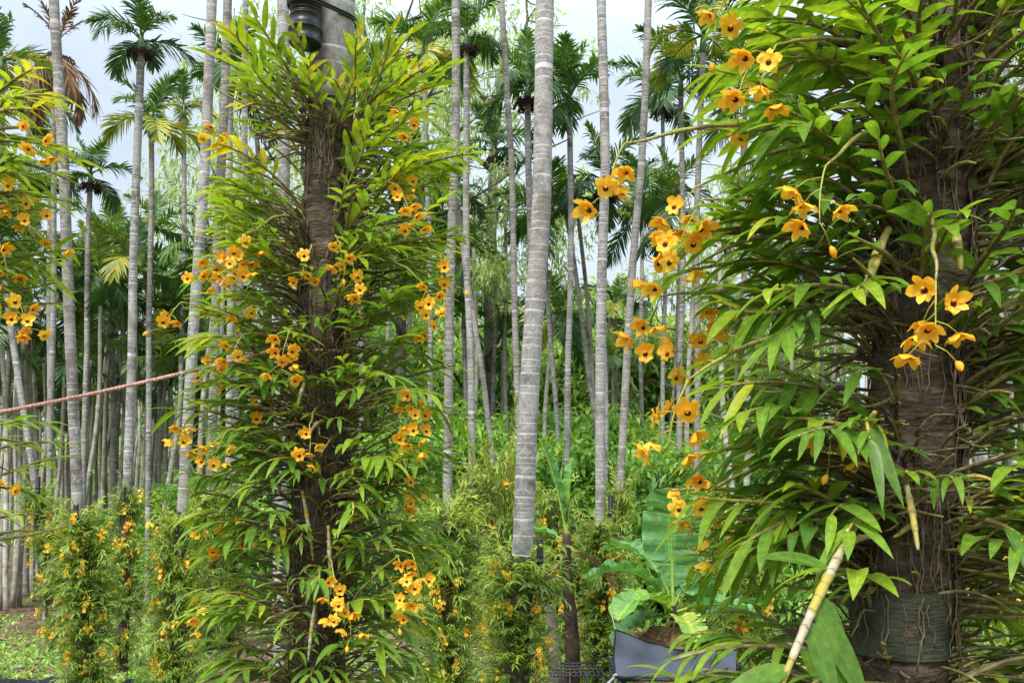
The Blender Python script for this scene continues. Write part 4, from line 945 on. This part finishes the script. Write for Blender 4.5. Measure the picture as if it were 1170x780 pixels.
# ------------------------------------------------------------------ shade net on a low bench
dN = 6.0
tl, tr_, br_, bl_ = P(703,719,dN+.05), P(842,742,dN+.30), P(842,782,dN-.1), P(703,772,dN-.25)
mb = MB(); n, m_ = 24, 12; s = np.linspace(0,1,n)[:,None]; q = np.linspace(0,1,m_)[None,:]
v = ((1-s)*(1-q))[...,None]*tl + (s*(1-q))[...,None]*tr_ + (s*q)[...,None]*br_ + ((1-s)*q)[...,None]*bl_
v[...,2] -= .06*np.sin(s*PI)*(1-q)**2 + .012*np.sin(s*14+q*4)*(q*(1-q)*4); v[...,1] += .022*np.sin(s*23+q*3) + .018*np.sin(s*9-q*8) + .05*np.sin(q*PI)
mb.add(v, grid_faces(n,m_)); t = thing('shade_net', (tl+bl_)/2, 'dark grey shade net sagging over a low bench at lower right of centre', 'shade net')
mb.obj('net_sheet', M['shade_net'], t, origin=(tl+bl_)/2)
mb = MB(); tube(mb, v[:,-1]+np.array([0,-.004,0]), .011, 7); tube(mb, v[:,0], .005, 6); tube(mb, v[0,:], .005, 6); mb.obj('hem', M['ground_sheet'], t, origin=(tl+bl_)/2)
bn = thing('potting_bench', (tl[0]+.4, dN+.2, 0), 'low black steel bench under the shade net', 'bench')
zt = bl_[2] - .03; o0 = np.array(bn.location)
for (x_, y_) in [(tl[0]+.02,dN-.22),(tl[0]+.85,dN-.2),(tl[0]+.02,dN+.5),(tl[0]+.85,dN+.5)]:
    mb = MB(); tube(mb, [[x_,y_,0],[x_,y_,zt]], .016, 8); mb.obj('leg', M['metal'], bn, origin=o0)
mb = MB()
for y_ in np.linspace(dN-.22,dN+.5,7): tube(mb, [[tl[0]-.02,y_,zt],[tl[0]+.9,y_,zt]], .010, 6)
for x_ in np.linspace(tl[0],tl[0]+.86,9): tube(mb, [[x_,dN-.24,zt+.014],[x_,dN+.52,zt+.014]], .006, 6)
mb.obj('bench_top', M['metal'], bn, origin=o0)
# strings holding the net
mb = MB(); tube(mb, rope_pts(tl, P(696,690,9.7), .0, 6), .0035, 5); tag(mb.obj('string', M['string']), 'pale string from the top corner of the shade net up to the orchid column', 'string')
mb = MB(); k0 = bl_; tube(mb, rope_pts(k0, P(655,818,5.2), .0, 6), .007, 6); tube(mb, rope_pts(k0, k0+np.array([.02,0,-.45]), 0, 5), .006, 6); tube(mb, [k0+[-.012,-.01,0],k0+[0,-.016,.012],k0+[.012,-.01,0]], .011, 7); tag(mb.obj('string', M['string']), 'pale knotted cord tied at the lower corner of the shade net', 'string')
# low wire trellis / black net edge at the bottom
def wire_bench(px0, px1, py, d, label):
    a, b = P(px0,py,d), P(px1,py,d); t = thing('wire_rack', ((a+b)/2)*np.array([1,1,0]), label, 'rack', 'low black racks'); o0 = np.array(t.location); z = a[2]
    for x_ in np.linspace(a[0],b[0],4):
        mb = MB(); tube(mb, [[x_,d,0],[x_,d,z+.03]], .012, 6); mb.obj('leg', M['metal'], t, origin=o0)
    mb = MB()
    for y_ in np.linspace(d,d+.6,5): tube(mb, [[a[0]-.03,y_,z],[b[0]+.03,y_,z]], .009, 5)
    for x_ in np.linspace(a[0],b[0],12): tube(mb, [[x_,d-.02,z+.012],[x_,d+.62,z+.012]], .006, 5)
    mb.obj('rack_top', M['metal'], t, origin=o0)
wire_bench(425, 475, 765, 9.0, 'low black wire rack right of the left foreground trunk')
wire_bench(632, 690, 772, 8.2, 'low black wire rack left of the shade net')
# leaning bare stump
mb = MB(); a, b = P(640,790,8.6), P(628,690,8.8); a[2] = -.05; s = np.linspace(0,1,14)[:,None]; tube(mb, a+(b-a)*s, np.linspace(.075,.06,14), 12, b=s[:,0]); tag(mb.obj('tree_stump', M['twig']), 'short leaning grey stump below the banana stem', 'stump')
# black ground sheet at lower left
mb = MB(); xs = np.linspace(-6.3,-4.3,22); ys = np.linspace(9.0,10.4,14); X, Y = np.meshgrid(xs,ys); rr_ = np.random.default_rng(8)
mb.add(np.stack([X+rr_.normal(0,.03,X.shape),Y+rr_.normal(0,.03,X.shape),gz(X,Y)+.05+.05*np.sin(X*7)*np.cos(Y*6)+rr_.normal(0,.012,X.shape)],-1), grid_faces(14,22)); tag(mb.obj('ground_sheet', M['ground_sheet']), 'crumpled black plastic sheet on the soil at lower left', 'plastic sheet')

# ------------------------------------------------------------------ render
S.view_settings.view_transform = 'Standard'; S.view_settings.look = 'None'; S.view_settings.exposure = 0; S.view_settings.gamma = 1
S.render.engine = 'CYCLES'
cy = S.cycles; cy.use_denoising = True; cy.max_bounces = 8; cy.diffuse_bounces = 4; cy.transmission_bounces = 4; cy.glossy_bounces = 2; cy.use_adaptive_sampling = True; cy.adaptive_threshold = .02
cy.sample_clamp_indirect = 6
